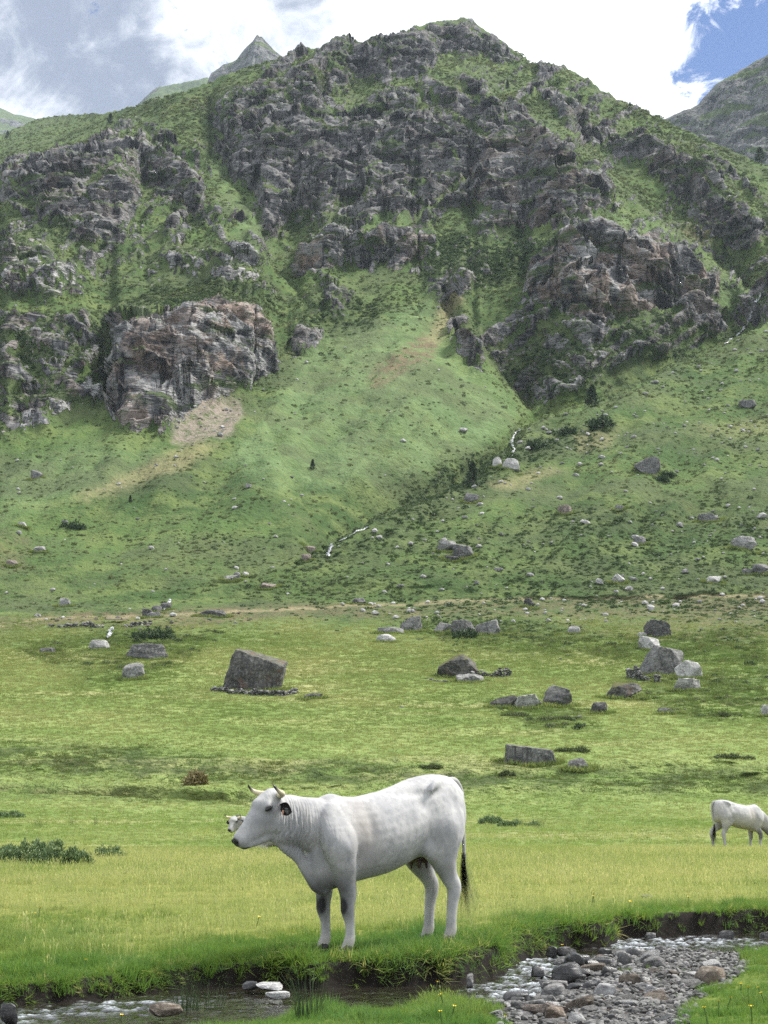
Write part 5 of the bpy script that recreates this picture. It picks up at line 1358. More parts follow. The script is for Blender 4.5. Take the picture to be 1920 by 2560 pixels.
def ear_part(parent, base, direction, length, width, face, mat=M_EAR, with_tag=True, inner=True):
    """a leaf shaped ear, cupped, dark and fringed"""
    d = Vector(direction).normalized(); fz = Vector(face); fz = (fz-d*fz.dot(d)).normalized(); sd = d.cross(fz)
    vs_, fs_ = [], []; nu, nv = 12, 9
    for layer in (0, 1):
        for i in range(nu+1):
            t = i/nu; w = width*(math.sin(math.pi*min(1, t*.93+.10))**.75)*(.55+.45*math.sin(math.pi*min(t*1.3, 1)*.5))
            for j in range(nv):
                q = j/(nv-1)*2-1
                cup = -.55*width*(1-q*q)*math.sin(math.pi*min(1, t+.1))*.8
                vs_.append(tuple(Vector(base)+d*(length*t)+sd*(w*q)+fz*(cup-.012*layer*(1-abs(q)*.6))))
    for layer in (0, 1):
        o_ = layer*(nu+1)*nv
        for i in range(nu):
            for j in range(nv-1):
                a = o_+i*nv+j; f = (a, a+1, a+nv+1, a+nv); fs_.append(f if layer == 0 else f[::-1])
    m0 = (nu+1)*nv
    for i in range(nu):
        for j in (0, nv-1):
            a = i*nv+j; f = (a, a+nv, m0+a+nv, m0+a); fs_.append(f if j == 0 else f[::-1])
    o = add_obj('ear', mesh_from('ear', vs_, fs_), mat, parent)
    if inner:                                                        # pale hair inside the cup
        rngh = np.random.default_rng(3); hv, hf = [], []
        for k in range(46):
            t = rngh.uniform(.28, .62); q = rngh.uniform(-.15, .6)
            a = Vector(base)+d*(length*t)+sd*(width*.8*q)-fz*(.40*width*(1-q*q)-.008)
            b = a+d*rngh.uniform(.015, .045)+fz*rngh.uniform(0, .015)+sd*rngh.normal(0, .012); c = a+sd*.003
            i0 = len(hv); hv += [tuple(a), tuple(c), tuple(b)]; hf.append((i0, i0+1, i0+2))
        add_obj('ear_hair', mesh_from('ear_hair', hv, hf, False), M_COATPLAIN, o)
    if with_tag:
        c = Vector(base)+d*length*.42+sd*width*.55+fz*(.012); bm = bmesh.new(); bmesh.ops.create_cube(bm, size=1)
        for v in bm.verts: v.co = c+d*(v.co.x*.020)+sd*(v.co.y*.040)+fz*(v.co.z*.004)
        me = bpy.data.meshes.new('ear_tag'); bm.to_mesh(me); bm.free(); add_obj('ear_tag', me, M_TAG, o)
    return o
M_COATPLAIN = plain('pale_hair', (.37, .365, .36), .8)

STAND = [(-.905, 1.29, 1.00, .085, 0), (-.855, 1.43, .90, .165, .2), (-.72, 1.505, .84, .235, .25), (-.52, 1.515, .80, .268, .3), (-.33, 1.48, .765, .285, .35), (-.14, 1.42, .69, .305, .4), (.06, 1.375, .64, .318, .4), (.26, 1.345, .61, .305, .45), (.42, 1.35, .58, .270, .6), (.55, 1.38, .55, .235, .75), (.66, 1.345, .535, .172, .65), (.735, 1.26, .565, .120, .4), (.79, 1.15, .67, .075, .2)]
def build_cow(label, loc, yaw, pitch=0.0, voxel=.012, dz=0.0, neck=None, head=((1.11, 1.345), (1.505, .985)), head_yaw=0.0, legs=True, group=None, fold=False, collar=False, detail=True, fl=((.50, .0), (.525, .0)), hl=((-.63, 0), (-.65, 0)), body=STAND, tail_sway=0.0):
    root = empty('cow', loc); root.rotation_euler = (0, pitch, yaw)
    tag(root, label, 'cow', group)
    bm = bmesh.new()
    rows = [(x, t+dz, b+dz*(1 if not fold else .86), w*(1.08 if fold else 1), p) for x, t, b, w, p in body]
    torso(bm, rows)
    (px_, pz_), (mx_, mz_) = head
    Hp, Hm = np.array([px_, 0, pz_]), np.array([mx_, 0, mz_])
    c_, s_ = math.cos(head_yaw), math.sin(head_yaw)
    def turn(P):                       # the head turns about the poll
        P = np.array(P, float); q = P-Hp; return np.array([Hp[0]+q[0]*c_-q[1]*s_, q[0]*s_+q[1]*c_, P[2]])
    ax = (Hm-Hp)/np.linalg.norm(Hm-Hp); nrm = np.array([-ax[2], 0, ax[0]])          # nrm: towards the forehead
    if nrm[2] < 0 and ax[0] > .15: nrm = -nrm
    HL = np.linalg.norm(Hm-Hp)
    def hp(t, a=0.0, y=0.0): q = Hp+ax*(HL*t)+nrm*a; q[1] = y; return turn(q)
    neck = neck or [(.55, 1.06+dz, .195, .29), (.72, 1.11+dz, .140, .245), (.88, 1.145, .122, .22), (1.01, 1.165, .110, .222), (1.12, 1.18, .100, .212)]
    tube(bm, [(x, 0, z, a, b) for x, z, a, b in neck], 22, 4)
    # dewlap, a thin fold under throat and chest
    n0, n1 = neck[-1], neck[1]
    if not fold and mz_ > .6:
        tube(bm, [(1.15, 0, 1.03, .030, .05), (1.04, 0, .945, .030, .06), (.90, 0, .845, .030, .060), (.795, 0, .70, .036, .065), (.715, 0, .585, .050, .055), (.62, 0, .535, .075, .045)], 12, 4)
    # head
    hd = [(0, .0, .092, .105), (.10, .005, .108, .135), (.24, -.010, .112, .166), (.38, -.022, .100, .160), (.52, -.012, .083, .128), (.68, -.004, .068, .100), (.82, 0, .066, .084), (.93, -.002, .071, .074), (1.0, -.008, .056, .055), (1.03, -.012, .03, .03)]
    upv = Vector((-s_, c_, 0))
    tube(bm, [(*hp(t, a), w, h) for t, a, w, h in hd], 20, 4, upv, 2.25)
    for sgn in (-1, 1):                 # cheek, brow, horn boss
        tube(bm, [(*hp(.14, -.11, sgn*.066), .036, .06), (*hp(.28, -.125, sgn*.066), .044, .075), (*hp(.46, -.11, sgn*.050), .030, .05)], 10, 3)
        tube(bm, [(*hp(.20, .075, sgn*.088), .022, .024), (*hp(.27, .062, sgn*.104), .026, .026), (*hp(.35, .055, sgn*.088), .016, .018)], 10, 3)
        tube(bm, [(*hp(.02, .05, sgn*.05), .045, .045), (*hp(.02, .055, sgn*.105), .036, .036)], 10, 3, (0, 0, 1))
    tube(bm, [(*hp(-.05, .045), .045, .05), (*hp(.03, .085), .06, .05), (*hp(.12, .11), .05, .03)], 12, 3, upv)
    tube(bm, [(*hp(.80, -.045), .036, .026), (*hp(.93, -.065), .046, .026), (*hp(.985, -.06), .036, .018)], 12, 3, upv)  # lower lip
    tube(bm, [(*hp(.10, -.135), .060, .050), (*hp(.24, -.180), .062, .060), (*hp(.40, -.178), .054, .056), (*hp(.58, -.145), .044, .050), (*hp(.76, -.105), .038, .040), (*hp(.92, -.070), .042, .028)], 12, 3, upv)
    feet = []
    if legs:
        for k, sgn in enumerate((1, -1)):
            fx = fl[k][0]; y0 = .165*sgn
            tube(bm, [(.56, .09*sgn, 1.30+dz, .03, .05), (.61, .125*sgn, 1.20+dz, .06, .12), (.61, .185*sgn, 1.00, .10, .175), (.55, .195*sgn, .80, .098, .150), (.53, y0*1.06, .66, .082, .108), (fx-.005, y0, .52, .068, .082), (fx+.005, y0, .425, .060, .067), (fx+.006, y0, .37, .057, .066), (fx-.012, y0, .27, .041, .049), (fx-.014, y0, .17, .040, .047), (fx-.006, y0, .115, .046, .053), (fx+.022, y0, .06, .045, .052), (fx+.036, y0, .025, .05, .058)], 16, 4)
            feet.append((fx+.04, y0, 1))
            hx = hl[k][0]; y1 = .175*sgn
            tube(bm, [(-.52, .13*sgn, 1.30+dz, .10, .22), (-.55, .175*sgn, 1.10+dz, .125, .265), (-.535, .195*sgn, .92, .115, .225), (-.56, .19*sgn, .76, .092, .150), (hx+.01, y1, .61, .062, .092), (hx-.045, y1, .515, .055, .078), (hx-.045, y1, .45, .052, .070), (hx-.02, y1, .33, .042, .056), (hx-.005, y1, .19, .041, .053), (hx+.0, y1, .125, .047, .057), (hx+.03, y1, .065, .045, .054), (hx+.045, y1, .025, .05, .058)], 16, 4)
            feet.append((hx+.05, y1, 1))
            tube(bm, [(-.30, .10*sgn, .88+dz, .10, .10), (-.36, .20*sgn, .90, .07, .13), (-.46, .20*sgn, .86, .09, .15)], 14, 3)       # flank and stifle
            tube(bm, [(-.60, .12*sgn, 1.42+dz, .08, .04), (-.47, .195*sgn, 1.415+dz, .05, .035), (-.38, .22*sgn, 1.36+dz, .02, .05)], 10, 3, (0, 0, 1))                        # hook of the hip
            tube(bm, [(-.78, .08*sgn, 1.34+dz, .05, .06), (-.875, .10*sgn, 1.31+dz, .035, .04)], 10, 3, (0, 0, 1))
    if fold:
        for sgn in (1, -1):
            tube(bm, [(.50, .2*sgn, .42, .09, .16), (.72, .20*sgn, .14, .07, .09), (.45, .23*sgn, .07, .05, .05)], 12, 3)
            tube(bm, [(-.55, .20*sgn, .55, .12, .24), (-.22, .30*sgn, .26, .09, .15), (-.62, .36*sgn, .10, .06, .07), (-.20, .42*sgn, .05, .05, .05)], 12, 3)
    me = remesh(bm, 'body', voxel, 9)
    P = np.empty(len(me.vertices)*3, np.float32); me.vertices.foreach_get('co', P); P = P.reshape(-1, 3)
    # muscle, bone and loose skin under the coat
    Nv = np.empty(len(P)*3, np.float32); me.vertices.foreach_get('normal', Nv); Nv = Nv.reshape(-1, 3)
    X_, Y_, Z_ = P[:, 0], np.abs(P[:, 1]), P[:, 2]-dz
    flat = lambda cx, cz, rx, rz: np.exp(-((X_-cx)/rx)**2-((Z_-cz)/rz)**2)
    side = sstep(.08, .16, Y_)
    dp_ = side*(-.030*flat(-.30, 1.27, .10, .11)-.016*flat(.30, 1.10, .05, .22)+.016*flat(.52, 1.12, .07, .20)-.014*flat(-.66, 1.22, .07, .14)+.014*flat(-.60, 1.02, .10, .12)+.018*flat(.60, .92, .09, .09)-.016*flat(.44, .80, .05, .08))
    dp_ = dp_+side*.0013*np.sin((X_+.12*Z_)*2*math.pi/.088)*flat(.02, .98, .26, .24)
    dp_ = dp_-side*.012*flat(-.20, 1.36, .34, .035)
    nkw = np.exp(-((X_-1.00)/.17)**2-((P[:, 2]-1.06)/.22)**2) if mz_ > .6 else 0*X_
    dp_ = dp_+nkw*.0062*np.sin((X_+.28*P[:, 2]+.05*noise3(P[:, 0]*7, P[:, 1]*7, P[:, 2]*7, 3))*2*math.pi/.050)
    dp_ = dp_+.006*fbm3(P[:, 0]*9, P[:, 1]*9, P[:, 2]*6, 3, 77)*(P[:, 2] > .5)
    P = (P+Nv*dp_[:, None]).astype(np.float32); me.vertices.foreach_set('co', P.ravel()); me.update()
    bk = np.zeros(len(P)); gy = np.zeros(len(P)); wm = np.zeros(len(P)); nk = np.zeros(len(P)); dr = np.zeros(len(P))
    mz = hp(1.02, .0); bk = np.maximum(bk, sstep(.45, .75, gauss(P, hp(1.03, .028), (.070, .070, .062))))           # nose pad
    bk = np.maximum(bk, sstep(.5, .8, gauss(P, hp(.95, -.078), (.060, .065, .034))))                                   # lip
    for sgn in (1, -1):
        bk = np.maximum(bk, .9*sstep(.45, .8, gauss(P, hp(.285, .045, sgn*.105), (.052, .05, .034))))
        gy = np.maximum(gy, .75*gauss(P, hp(.30, .02, sgn*.10), (.06, .06, .045)))
        gy = np.maximum(gy,   .42*gauss(P, hp(.50, -.01, sgn*.08), (.09, .07, .07)))
        gy = np.maximum(gy, .9*gauss(P, hp(.02, .02, sgn*.13), (.05, .06, .06)))
    if legs:
        fmask = (P[:, 0] > .3)
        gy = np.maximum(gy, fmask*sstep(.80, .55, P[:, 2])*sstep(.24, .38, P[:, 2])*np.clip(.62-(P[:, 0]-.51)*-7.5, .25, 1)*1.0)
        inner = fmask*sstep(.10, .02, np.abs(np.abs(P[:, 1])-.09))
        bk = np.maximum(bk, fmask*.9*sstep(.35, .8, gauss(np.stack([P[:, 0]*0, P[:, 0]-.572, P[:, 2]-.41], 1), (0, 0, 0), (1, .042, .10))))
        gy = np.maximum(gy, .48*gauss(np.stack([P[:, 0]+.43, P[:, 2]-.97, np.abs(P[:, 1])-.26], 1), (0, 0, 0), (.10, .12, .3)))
        gy = np.maximum(gy, .42*sstep(.95, .62, P[:, 2])*sstep(.75, .45, np.abs(P[:, 0]+.05))*sstep(.02, .12, P[:, 2]-.5))  # grey belly, deepened in the coat to stand in for underside shade
    gy = np.maximum(gy, .30*gauss(P, (.82, 0, .68), (.20, .4, .22)))
    gy = np.maximum(gy, .28*gauss(np.stack([P[:, 0]-.98, P[:, 2]-.98, P[:, 1]*0], 1), (0, 0, 0), (.20, .12, 1)))
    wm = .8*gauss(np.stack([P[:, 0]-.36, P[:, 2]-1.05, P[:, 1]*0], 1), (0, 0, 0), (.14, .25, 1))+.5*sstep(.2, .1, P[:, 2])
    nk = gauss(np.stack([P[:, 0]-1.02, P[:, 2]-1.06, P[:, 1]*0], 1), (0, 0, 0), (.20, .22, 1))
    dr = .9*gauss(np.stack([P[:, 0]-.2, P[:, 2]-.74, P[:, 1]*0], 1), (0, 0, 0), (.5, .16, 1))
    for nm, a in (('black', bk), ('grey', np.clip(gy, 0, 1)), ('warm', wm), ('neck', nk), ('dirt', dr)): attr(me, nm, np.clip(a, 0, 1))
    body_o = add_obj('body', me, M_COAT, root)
    # horns: out, forward and up, with black tips
    for sgn in (1, -1):
        hr_ = lambda x, y, z: tuple(turn(Hp+np.array([x, y*sgn, z])))
        k_ = 1.0 if ax[2] > -.9 else .6
        rows_ = [(*hr_(.03, .07, .035), .034, .034), (*hr_(.03, .135, .045), .030, .030), (*hr_(.06, .190, .055), .025, .025), (*hr_(.105, .218, .075), .018, .018), (*hr_(.145, .222, .110), .010, .010), (*hr_(.160, .215, .135), .003, .003)]
        tube_part('horn', rows_, M_HORN, root, 10, 5, (.3, .2, 1), True)
        b = hp(.115, -.015, sgn*.10); dv = turn(Hp+np.array([-.10, sgn*.95, -.28]))-Hp
        fc = turn(Hp+np.array([.95, sgn*.55, -.15]))-Hp
        ear_part(root, b, dv, .185, .062, fc, with_tag=True)
        if detail:
            bm = bmesh.new(); bmesh.ops.create_uvsphere(bm, u_segments=16, v_segments=10, radius=1)
            e = Vector(hp(.285, .047, sgn*.109)); axv, nv_ = Vector(turn(Hp+ax)-Hp), Vector(turn(Hp+nrm)-Hp); yv = Vector((-s_, c_, 0))*sgn
            ea = (axv*.95+nv_*.18).normalized(); eb = (nv_*.95-axv*.18).normalized()
            for v in bm.verts: q = v.co.copy(); v.co = e+ea*(q.x*.040)+eb*(q.y*.020*(1-.35*abs(q.x)))+yv*(q.z*.018)
            me2 = bpy.data.meshes.new('eye'); bm.to_mesh(me2); bm.free(); [setattr(p, 'use_smooth', True) for p in me2.polygons]
            add_obj('eye', me2, M_EYE, root)
            nb = Vector(hp(1.0, .03, sgn*.036)); bm = bmesh.new(); bmesh.ops.create_uvsphere(bm, u_segments=12, v_segments=8, radius=1)
            for v in bm.verts: q = v.co.copy(); v.co = nb+axv*(q.x*.016)+nv_*(q.y*.022)+yv*(q.z*.012)
            me2 = bpy.data.meshes.new('nostril'); bm.to_mesh(me2); bm.free(); add_obj('nostril', me2, M_EYE, root)
    # hooves
    for fx, fy, q in feet:
        for half in (-1, 1):
            tube_part('hoof', [(fx-.04, fy+half*.024, .062, .021, .040), (fx-.01, fy+half*.026, .035, .026, .052), (fx+.015, fy+half*.026, .0, .029, .062)], M_HOOF, root, 10, 3)
    # udder
    if legs:
        bm = bmesh.new()
        tube(bm, [(-.33, 0, .82, .06, .05), (-.41, 0, .785, .085, .065), (-.50, 0, .80, .08, .06)], 14, 3)
        for sx in (-.38, -.46):
            for sy in (-.06, .06): tube(bm, [(sx, sy, .74, .020, .020), (sx, sy, .70, .016, .016), (sx, sy, .67, .011, .011)], 8, 3)
        me2 = remesh(bm, 'udder', .014, 3); me2.materials.append(M_UDDER); add_obj('udder', me2, None, root)
        # tail: a thin white cord ending in a black switch of hair
        ts = tail_sway
        tl = [(-.76, 0, 1.445, .045, .04), (-.87, 0, 1.44, .040, .034), (-.935, ts*.1, 1.31, .028, .028), (-.925, ts*.4, 1.05, .020, .020), (-.90, ts*.9, .80, .016, .016), (-.885, ts, .66, .014, .014)]
        t_o = tube_part('tail', tl, M_COATPLAIN, root, 10, 5)
        rngt = np.random.default_rng(9); hv, hf = [], []
        for k in range(260):
            x0, y0, z0 = -.885+rngt.normal(0, .010), ts+rngt.normal(0, .010), rngt.uniform(.60, .80)
            ln = rngt.uniform(.28, .50); ph = rngt.uniform(0, 6.28); sp = rngt.normal(0, .05); sq = rngt.normal(0, .05); i0 = len(hv)
            for q in range(6):
                f = q/5; w = .0042*(1-f*.85)
                x_ = x0-.03*f*f+sp*f+.014*math.sin(ph+f*7)*f; y_ = y0+sq*f+.014*math.cos(ph+f*6)*f; z_ = z0-ln*f
                hv += [(x_-w, y_-w, z_), (x_+w, y_+w, z_)]
            for q in range(5): a = i0+2*q; hf.append((a, a+1, a+3, a+2))
        add_obj('switch', mesh_from('switch', hv, hf, False), M_SWITCH, t_o)
    if collar:
        n_ = neck[-1]; bm = bmesh.new(); t = np.array([neck[-1][0]-neck[-3][0], 0, neck[-1][1]-neck[-3][1]]); t /= np.linalg.norm(t)
        c0 = np.array([n_[0], 0, n_[1]])
        for e_ in (0,):
            ring = []
            for q in range(28):
                a = 2*math.pi*q/28; w = np.array([-t[2], 0, t[0]])
                for off, rad in ((-.035, 1.07), (.035, 1.07), (.035, .9), (-.035, .9)):
                    ring.append(bm.verts.new(c0+t*off+np.array([0, 1, 0])*math.cos(a)*(n_[2]*rad+.012)+w*math.sin(a)*(n_[3]*rad+.012)))
            for q in range(28):
                for m in range(4):
                    a, b = q*4+m, q*4+(m+1) % 4; c, d = ((q+1) % 28)*4+(m+1) % 4, ((q+1) % 28)*4+m
                    bm.faces.new((ring[a], ring[b], ring[c], ring[d]))
        bmesh.ops.recalc_face_normals(bm, faces=bm.faces[:]); me2 = bpy.data.meshes.new('collar'); bm.to_mesh(me2); bm.free(); add_obj('collar', me2, M_COLLAR, root)
    return root
# the standing cow by the stream
YAW = R(180+37)
cow = build_cow('white cow with black tipped horns standing in profile on the grassy bank of the stream', (0.0, 18.12, .212), YAW, pitch=R(2.0), voxel=.0125, head_yaw=R(-4), tail_sway=.07)
# one lying in the meadow behind her head, wearing a black collar
P2, m2 = at(713, 2129)
lying = build_cow('white cow with a black collar lying in the meadow behind the standing one', (P2[0], P2[1], P2[2]), R(180+8), voxel=.02, dz=-.56, fold=True, legs=False, collar=True,
    neck=[(.55, .52, .19, .26), (.76, .60, .155, .22), (.98, .68, .125, .19), (1.13, .74, .11, .165), (1.25, .77, .10, .14)], head=((1.27, .81), (1.55, .52)), head_yaw=R(55))
# one grazing on the right, cut by the frame
P3, m3 = at(1848, 2119)
graze = build_cow('white cow grazing with lowered head at the right edge of the meadow', (P3[0], P3[1], P3[2]-.07), R(22), voxel=.02, tail_sway=-.05,
    neck=[(.55, 1.00, .205, .30), (.74, .93, .165, .27), (.95, .77, .13, .22), (1.12, .58, .112, .18), (1.22, .45, .10, .15)], head=((1.24, .44), (1.46, .05)), fl=((.52, 0), (.66, 0)), hl=((-.80, 0), (-.60, 0)))
graze.scale = (.91,)*3
print('cows', round(time.time()-T0, 1))
# ================================================================== TREES, SHRUBS, RUSHES, FLOWERS
s = NT('conifer_needles'); t_ = s.attr('blade'); M_NEEDLE = s.done(s.bsdf(s.mix(t_, (.016, .034, .014), (.040, .066, .026)), .7))
s = NT('bark'); M_BARK = s.done(s.bsdf(s.mix(s.noise(s.co('Object'), 8, 4), (.05, .04, .03), (.13, .105, .08)), .9))
s = NT('juniper_leaves'); t_ = s.attr('blade'); M_JUN = s.done(s.bsdf(s.mix(t_, (.095, .160, .066), (.225, .305, .140)), .6))
s = NT('dark_shrub_leaves'); t_ = s.attr('blade'); M_SHR = s.done(s.bsdf(s.mix(t_, (.020, .044, .016), (.060, .100, .032)), .65))
s = NT('heather_leaves'); t_ = s.attr('blade'); M_HEA = s.done(s.bsdf(s.mix(t_, (.065, .090, .034), (.130, .155, .060)), .75))
s = NT('dry_shrub_leaves'); t_ = s.attr('blade'); M_DRY = s.done(s.bsdf(s.mix(t_, (.14, .115, .05), (.30, .25, .12)), .8))
def trunk(parent, h, r, seed):
    rng = np.random.default_rng(seed); bm = bmesh.new()
    rows = [(rng.normal(0, r*.3)*k, rng.normal(0, r*.3)*k, h*k, r*(1-k*.85), r*(1-k*.85)) for k in (0, .25, .5, .75, 1)]
    tube(bm, rows, 8, 2); bmesh.ops.recalc_face_normals(bm, faces=bm.faces[:])
    me = bpy.data.meshes.new('trunk'); bm.to_mesh(me); bm.free(); me.materials.append(M_BARK); return add_obj('trunk', me, None, parent)
def leaf_cloud(rng, pts, nrm, size, n_each, spread):
    vs_, fs_, tv = [], [], []
    for p, nm in zip(pts, nrm):
        t_ = rng.random()
        for k in range(n_each):
            q = p+rng.normal(0, spread, 3); d = nm+rng.normal(0, .6, 3); d /= np.linalg.norm(d)+1e-9
            s_ = np.cross(d, rng.normal(size=3)); s_ /= np.linalg.norm(s_)+1e-9
            L_, w = size*rng.uniform(.6, 1.4), size*rng.uniform(.14, .30); i0 = len(vs_)
            vs_ += [tuple(q-s_*w), tuple(q+d*L_*.5-s_*w*.2+s_*w*.0), tuple(q+s_*w), tuple(q+d*L_)]
            tv += [np.clip(t_+rng.normal(0, .2), 0, 1)]*4; fs_ += [(i0, i0+3, i0+2)]
            if k % 2: fs_ += [(i0, i0+1, i0+3)]
    return vs_, fs_, tv
def conifer(u, v, h_px, w_px, label, seed, group=None, name='conifer'):
    rng = np.random.default_rng(seed); p, mpp = at(u, v); h, w = h_px*mpp, w_px*mpp
    root = empty(name, p-np.array([0, 0, .1])); tag(root, label, 'tree', group); trunk(root, h*.92, h*.035, seed)
    pts, nr = [], []
    for k in range(150):
        f = rng.random()**.8; r = w*.5*(1-f)**.85*(.75+.5*rng.random())*(1 if rng.random() < .8 else 1.25); a = rng.uniform(0, 6.28)
        rr_ = r*math.sqrt(rng.random())
        pts.append(np.array([math.cos(a)*rr_, math.sin(a)*rr_, h*(.06+.94*f)-.12*rr_])); nr.append(np.array([math.cos(a), math.sin(a), -.15+.9*f]))
    vs_, fs_, tv = leaf_cloud(rng, pts, nr, h*.105, 7, h*.028)
    me = mesh_from('crown', vs_, fs_, False); attr(me, 'blade', tv); me.materials.append(M_NEEDLE); add_obj('crown', me, None, root); return root
def shrub(u, v, w_px, h_px, label, seed, mat, leaf, cat='shrub', group=None, n=260, each=9, depth=.7, lift=0.0, name='shrub'):
    rng = np.random.default_rng(seed); p, mpp = at(u, v); w, h = w_px*mpp, h_px*mpp
    root = empty(name, p+np.array([0, w*depth*.3, -.03+lift])); tag(root, label, cat, group)
    pts, nr, st = [], [], []
    lobes = [(rng.uniform(-.42, .42)*w, rng.uniform(-.35, .35)*w*depth, rng.uniform(.45, 1.0)) for _ in range(16)]
    for k in range(n):
        lx_, ly_, lh = lobes[int(rng.integers(0, 16))]
        a = rng.uniform(0, 6.28); el_ = math.asin(rng.uniform(0, 1)); edge_ = 1-.6*(abs(lx_)/(.5*w))**1.5
        q = np.array([lx_+math.cos(a)*math.cos(el_)*w*.12, ly_+math.sin(a)*math.cos(el_)*w*depth*.15, h*lh*edge_*math.sin(el_)*rng.uniform(.7, 1.05)+.02])
        pts.append(q); nr.append(np.array([math.cos(a)*math.cos(el_)*.8, math.sin(a)*math.cos(el_)*.8, .35+math.sin(el_)]))
    vs_, fs_, tv = leaf_cloud(rng, pts, nr, leaf, each, leaf*.45)
    me = mesh_from('foliage', vs_, fs_, False); attr(me, 'blade', tv); me.materials.append(mat); add_obj('foliage', me, None, root)
    bm = bmesh.new()
    for lx_, ly_, lh in lobes[:6]:
        tube(bm, [(lx_*.15, ly_*.15, 0, .012+w*.004, .012+w*.004), (lx_*.6, ly_*.6, h*lh*.35, .010, .010), (lx_, ly_, h*lh*.7, .006, .006)], 6, 2)
    me = bpy.data.meshes.new('stem'); bm.to_mesh(me); bm.free(); me.materials.append(M_BARK); add_obj('stem', me, None, root); return root
# conifers scattered over the mountainside
for k, (u, v, h, w, lab) in enumerate([
 (1478, 1018, 62, 44, 'dark young conifer at the mouth of the ravine under the cliff'),
 (783, 1176, 26, 17, 'small lone conifer in the middle of the grassy fan'),
 (1181, 1216, 62, 40, 'conifer beside the brook in the heather'),
 (277, 313, 28, 18, 'small dark conifer on the skyline slope left of the crags'),
 (20, 346, 20, 18, 'little dark tree at the left edge of the upper slope'),
 (437, 562, 30, 16, 'narrow conifer in the grassy bowl under the left crags'),
 (758, 248, 28, 14, 'narrow conifer on the grass shelf below the summit ridge'),
 (781, 231, 22, 16, 'round topped conifer on the grass shelf below the summit ridge'),
 (812, 226, 14, 8, 'tiny conifer right of the two on the grass shelf'),
 (1051, 200, 26, 13, 'narrow conifer on the grass under the summit'),
 (1268, 226, 24, 10, 'narrow conifer on the right shoulder below the summit'),
 (1576, 270, 16, 8, 'tiny tree standing up from the right hand skyline'),
 (1535, 530, 22, 18, 'dark round conifer on the brow above the streaked cliff'),
 (1900, 400, 40, 34, 'dark conifer in the gully at the right edge of the mountain'),
 (1826, 440, 28, 20, 'dark conifer on the right gully slope'),
 (326, 1256, 18, 9, 'tiny dark sapling on the left slope')]):
    conifer(u, v, h, w, lab, 500+k)
shrub(1503, 1072, 66, 44, 'large dark green bush on the far bank of the ravine', 601, M_SHR, .55, n=240, each=6)
shrub(1338, 1124, 66, 40, 'dark green bushes beside the brook below the ravine', 602, M_SHR, .5, n=240, each=6)
shrub(1420, 1085, 40, 22, 'low dark bush between the two large ones', 603, M_SHR, .5, n=140, each=6)
shrub(1669, 1190, 36, 14, 'low dark bush under the big boulder of the right slope', 604, M_SHR, .4, n=100, each=6)
shrub(1660, 1205, 40, 22, 'dark round bush on the right slope', 605, M_SHR, .4, n=120, each=6)
shrub(182, 1322, 60, 26, 'dark low juniper patch on the left slope', 606, M_SHR, .4, n=160, each=6)
shrub(388, 1612, 118, 30, 'dark juniper cushion growing over the slanting slab', 607, M_SHR, .22, n=300, each=8, lift=.75)
shrub(90, 2168, 250, 74, 'broad pale green juniper bush in the left of the meadow', 608, M_JUN, .055, n=1500, each=16)
shrub(262, 2150, 110, 42, 'thin outlying juniper sprays right of the broad bush', 609, M_JUN, .055, n=300, each=10)
shrub(20, 2044, 84, 22, 'low juniper at the left edge by the ditch', 610, M_JUN, .07, n=500, each=10)
shrub(1228, 2060, 62, 24, 'dark round shrub in the meadow right of the standing cow', 611, M_JUN, .06, n=600, each=10)
shrub(1300, 2066, 110, 20, 'low dark shrub right of the round one', 612, M_JUN, .06, n=500, each=8)
shrub(487, 1962, 46, 34, 'brown withered shrub on the brow of the meadow', 613, M_DRY, .22, n=200, each=8)
shrub(1165, 1640-10, 60, 20, 'dark scrub growing on top of the mossy boulder', 614, M_SHR, .25, n=140, each=7, lift=1.4)
for k, (u, v, w, h) in enumerate([(1268, 1940, 36, 12), (1080, 1922, 60, 10), (1840, 1897, 110, 14), (1440, 1880, 100, 14), (1400, 1802, 120, 16), (1290, 1792, 80, 12), (1800, 1792, 110, 16)]):
    shrub(u, v, w, h, ['round heather cushion below the long flat-topped block', 'faint dark heather line in the turf above the standing cow', 'long heather patch near the right edge of the meadow', 'low heather strip right of the long flat-topped block', 'low heather strip below the upright grey block', 'small heather patch under the pale tilted slab', 'heather patch right of the thin dark slab'][k], 640+k, M_HEA, .10, 'heather', 'heather cushions on the valley floor', 420, 6, name='heather')
# rushes: dark upright spikes
def rushes(u, v, n, h, spread, label, seed, brown=False):
    rng = np.random.default_rng(seed); p, mpp = at(u, v); root = empty('rush', p); tag(root, label, 'rush')
    vs_, fs_, tv = [], [], []
    for k in range(n):
        a = rng.uniform(0, 6.28); r = spread*math.sqrt(rng.random()); x0, y0 = r*math.cos(a), r*math.sin(a); hh = h*rng.uniform(.5, 1.1)
        lx_, ly_ = x0*.8+rng.normal(0, .06*h), y0*.8+rng.normal(0, .06*h); i0 = len(vs_)
        for q in range(4):
            f = q/3; w = .0032*(1-f*.8)
            for c in range(3):
                vs_.append((x0+lx_*f*f+w*math.cos(c*2.1), y0+ly_*f*f+w*math.sin(c*2.1), hh*f))
        tv += [rng.random()]*12
        for q in range(3):
            for c in range(3): a_ = i0+q*3; fs_.append((a_+c, a_+(c+1) % 3, a_+3+(c+1) % 3, a_+3+c))
    me = mesh_from('stalks', vs_, fs_, False); attr(me, 'blade', tv); me.materials.append(M_SHR if not brown else M_DRY); add_obj('stalks', me, None, root)
rushes(462, 2556, 46, .34, .10, 'tall dark rush at the bottom edge in front of the stream, left clump', 701)
rushes(525, 2552, 30, .30, .10, 'tall dark rush beside the bottom left clump, leaning right', 702)
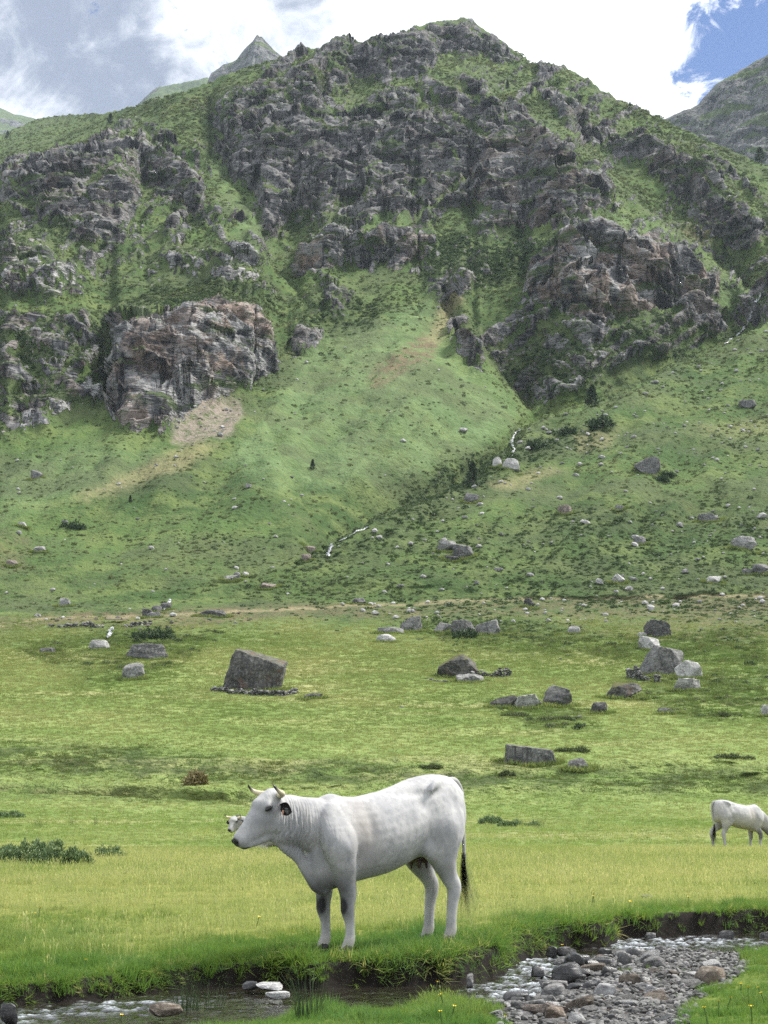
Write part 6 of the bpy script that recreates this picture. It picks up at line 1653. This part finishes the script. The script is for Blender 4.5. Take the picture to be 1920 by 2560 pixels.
rushes(772, 2548, 40, .34, .09, 'dark rush clump at the bottom edge in front of the hidden water', 703)
rushes(1345, 2070, 40, .55, .22, 'thin rush clump in the meadow right of the low shrub', 704)
rushes(95, 2070, 26, .5, .15, 'thin dark rush in the meadow above the juniper bush', 705)
rushes(180, 2062, 26, .5, .15, 'second thin rush in the meadow above the juniper bush', 706)
rushes(240, 2064, 16, .6, .06, 'slender rush right of the others above the juniper bush', 707)
# buttercups
s = NT('yellow_petals'); M_YEL = s.done(s.bsdf((.72, .52, .02), .5))
s = NT('flower_stalk'); M_STALK = s.done(s.bsdf((.07, .13, .03), .7))
def flower(h, r):
    root = empty('buttercup'); bm = bmesh.new(); tube(bm, [(0, 0, 0, .0018, .0018), (.006, .003, h*.5, .0016, .0016), (.012, 0, h, .0014, .0014)], 5, 2)
    me = bpy.data.meshes.new('stalk'); bm.to_mesh(me); bm.free(); me.materials.append(M_STALK); add_obj('stalk', me, None, root)
    vs_, fs_ = [(.012, 0, h)], []
    for k in range(5):
        a = k*2*math.pi/5; i0 = len(vs_)
        for da, rr_, zz in ((-.55, .7, .35), (-.3, 1.05, .55), (.3, 1.05, .55), (.55, .7, .35)): vs_.append((.012+math.cos(a+da)*r*rr_, math.sin(a+da)*r*rr_, h+zz*r))
        fs_.append((0, i0, i0+1, i0+2, i0+3))
    me = mesh_from('petals', vs_, fs_, False); me.materials.append(M_YEL); add_obj('petals', me, None, root); return root
proto = flower(.11, .014); rng = np.random.default_rng(55); first = True
spots = [(1119, 2505), (1124, 2530), (1112, 2515), (1258, 2548), (302, 2552), (1853, 2470), (1800, 2512), (1908, 2475), (1914, 2490), (1816, 2500), (1873, 2483), (1085, 2460), (214, 2398), (88, 2275), (96, 2268), (1478, 2238), (1486, 2232), (1510, 2304), (1405, 2310), (1720, 2240), (1575, 2252), (1770, 2545), (1880, 2540), (1105, 2545), (640, 2290)]
for u, v in spots:
    p, mpp = at(u, v+30)
    o = proto if first else copy_tree(proto); first = False
    o.location = p; o.scale = (rng.uniform(.8, 1.3),)*3; o.rotation_euler = (rng.normal(0, .12), rng.normal(0, .12), rng.uniform(0, 6.28))
    tag(o, 'yellow buttercup blooming in the grass beside the stream', 'flower', 'buttercups along the stream')
print('plants', round(time.time()-T0, 1))
# ------------------------------------------------------------------ the air
hz = NT('air'); vol = hz.n('ShaderNodeVolumePrincipled')
vol.inputs['Color'].default_value = (.74, .86, 1.0, 1); vol.inputs['Density'].default_value = HAZE; vol.inputs['Anisotropy'].default_value = .15
hz.L.new(vol.outputs[0], hz.out.inputs['Volume'])
zt = max(float(o.bound_box[6][2]) for o in COL.objects if o.type == 'MESH' and o.name.split('.')[0] in ('mountain', 'hill'))
zb = min(float(v[2]) for o in COL.objects if o.type == 'MESH' and o.name.split('.')[0] in ('mountain', 'hill', 'meadow') for v in o.bound_box)
xm = max(abs(float(v[0])) for o in COL.objects if o.type == 'MESH' for v in o.bound_box)+20
bm = bmesh.new(); bmesh.ops.create_cube(bm, size=1)
lo, hi = Vector((-xm, -30, zb-1)), Vector((xm, 3300, zt+8))
for v in bm.verts:
    v.co = Vector([lo[i]+(v.co[i]+.5)*(hi[i]-lo[i]) for i in range(3)])
me = bpy.data.meshes.new('haze'); bm.to_mesh(me); bm.free()
tag(add_obj('haze', me, hz.m), kind='stuff')
print('built', round(time.time()-T0, 1), 's; objects', len(COL.objects), '; tris', sum(len(o.data.polygons) for o in COL.objects if o.type == 'MESH'))
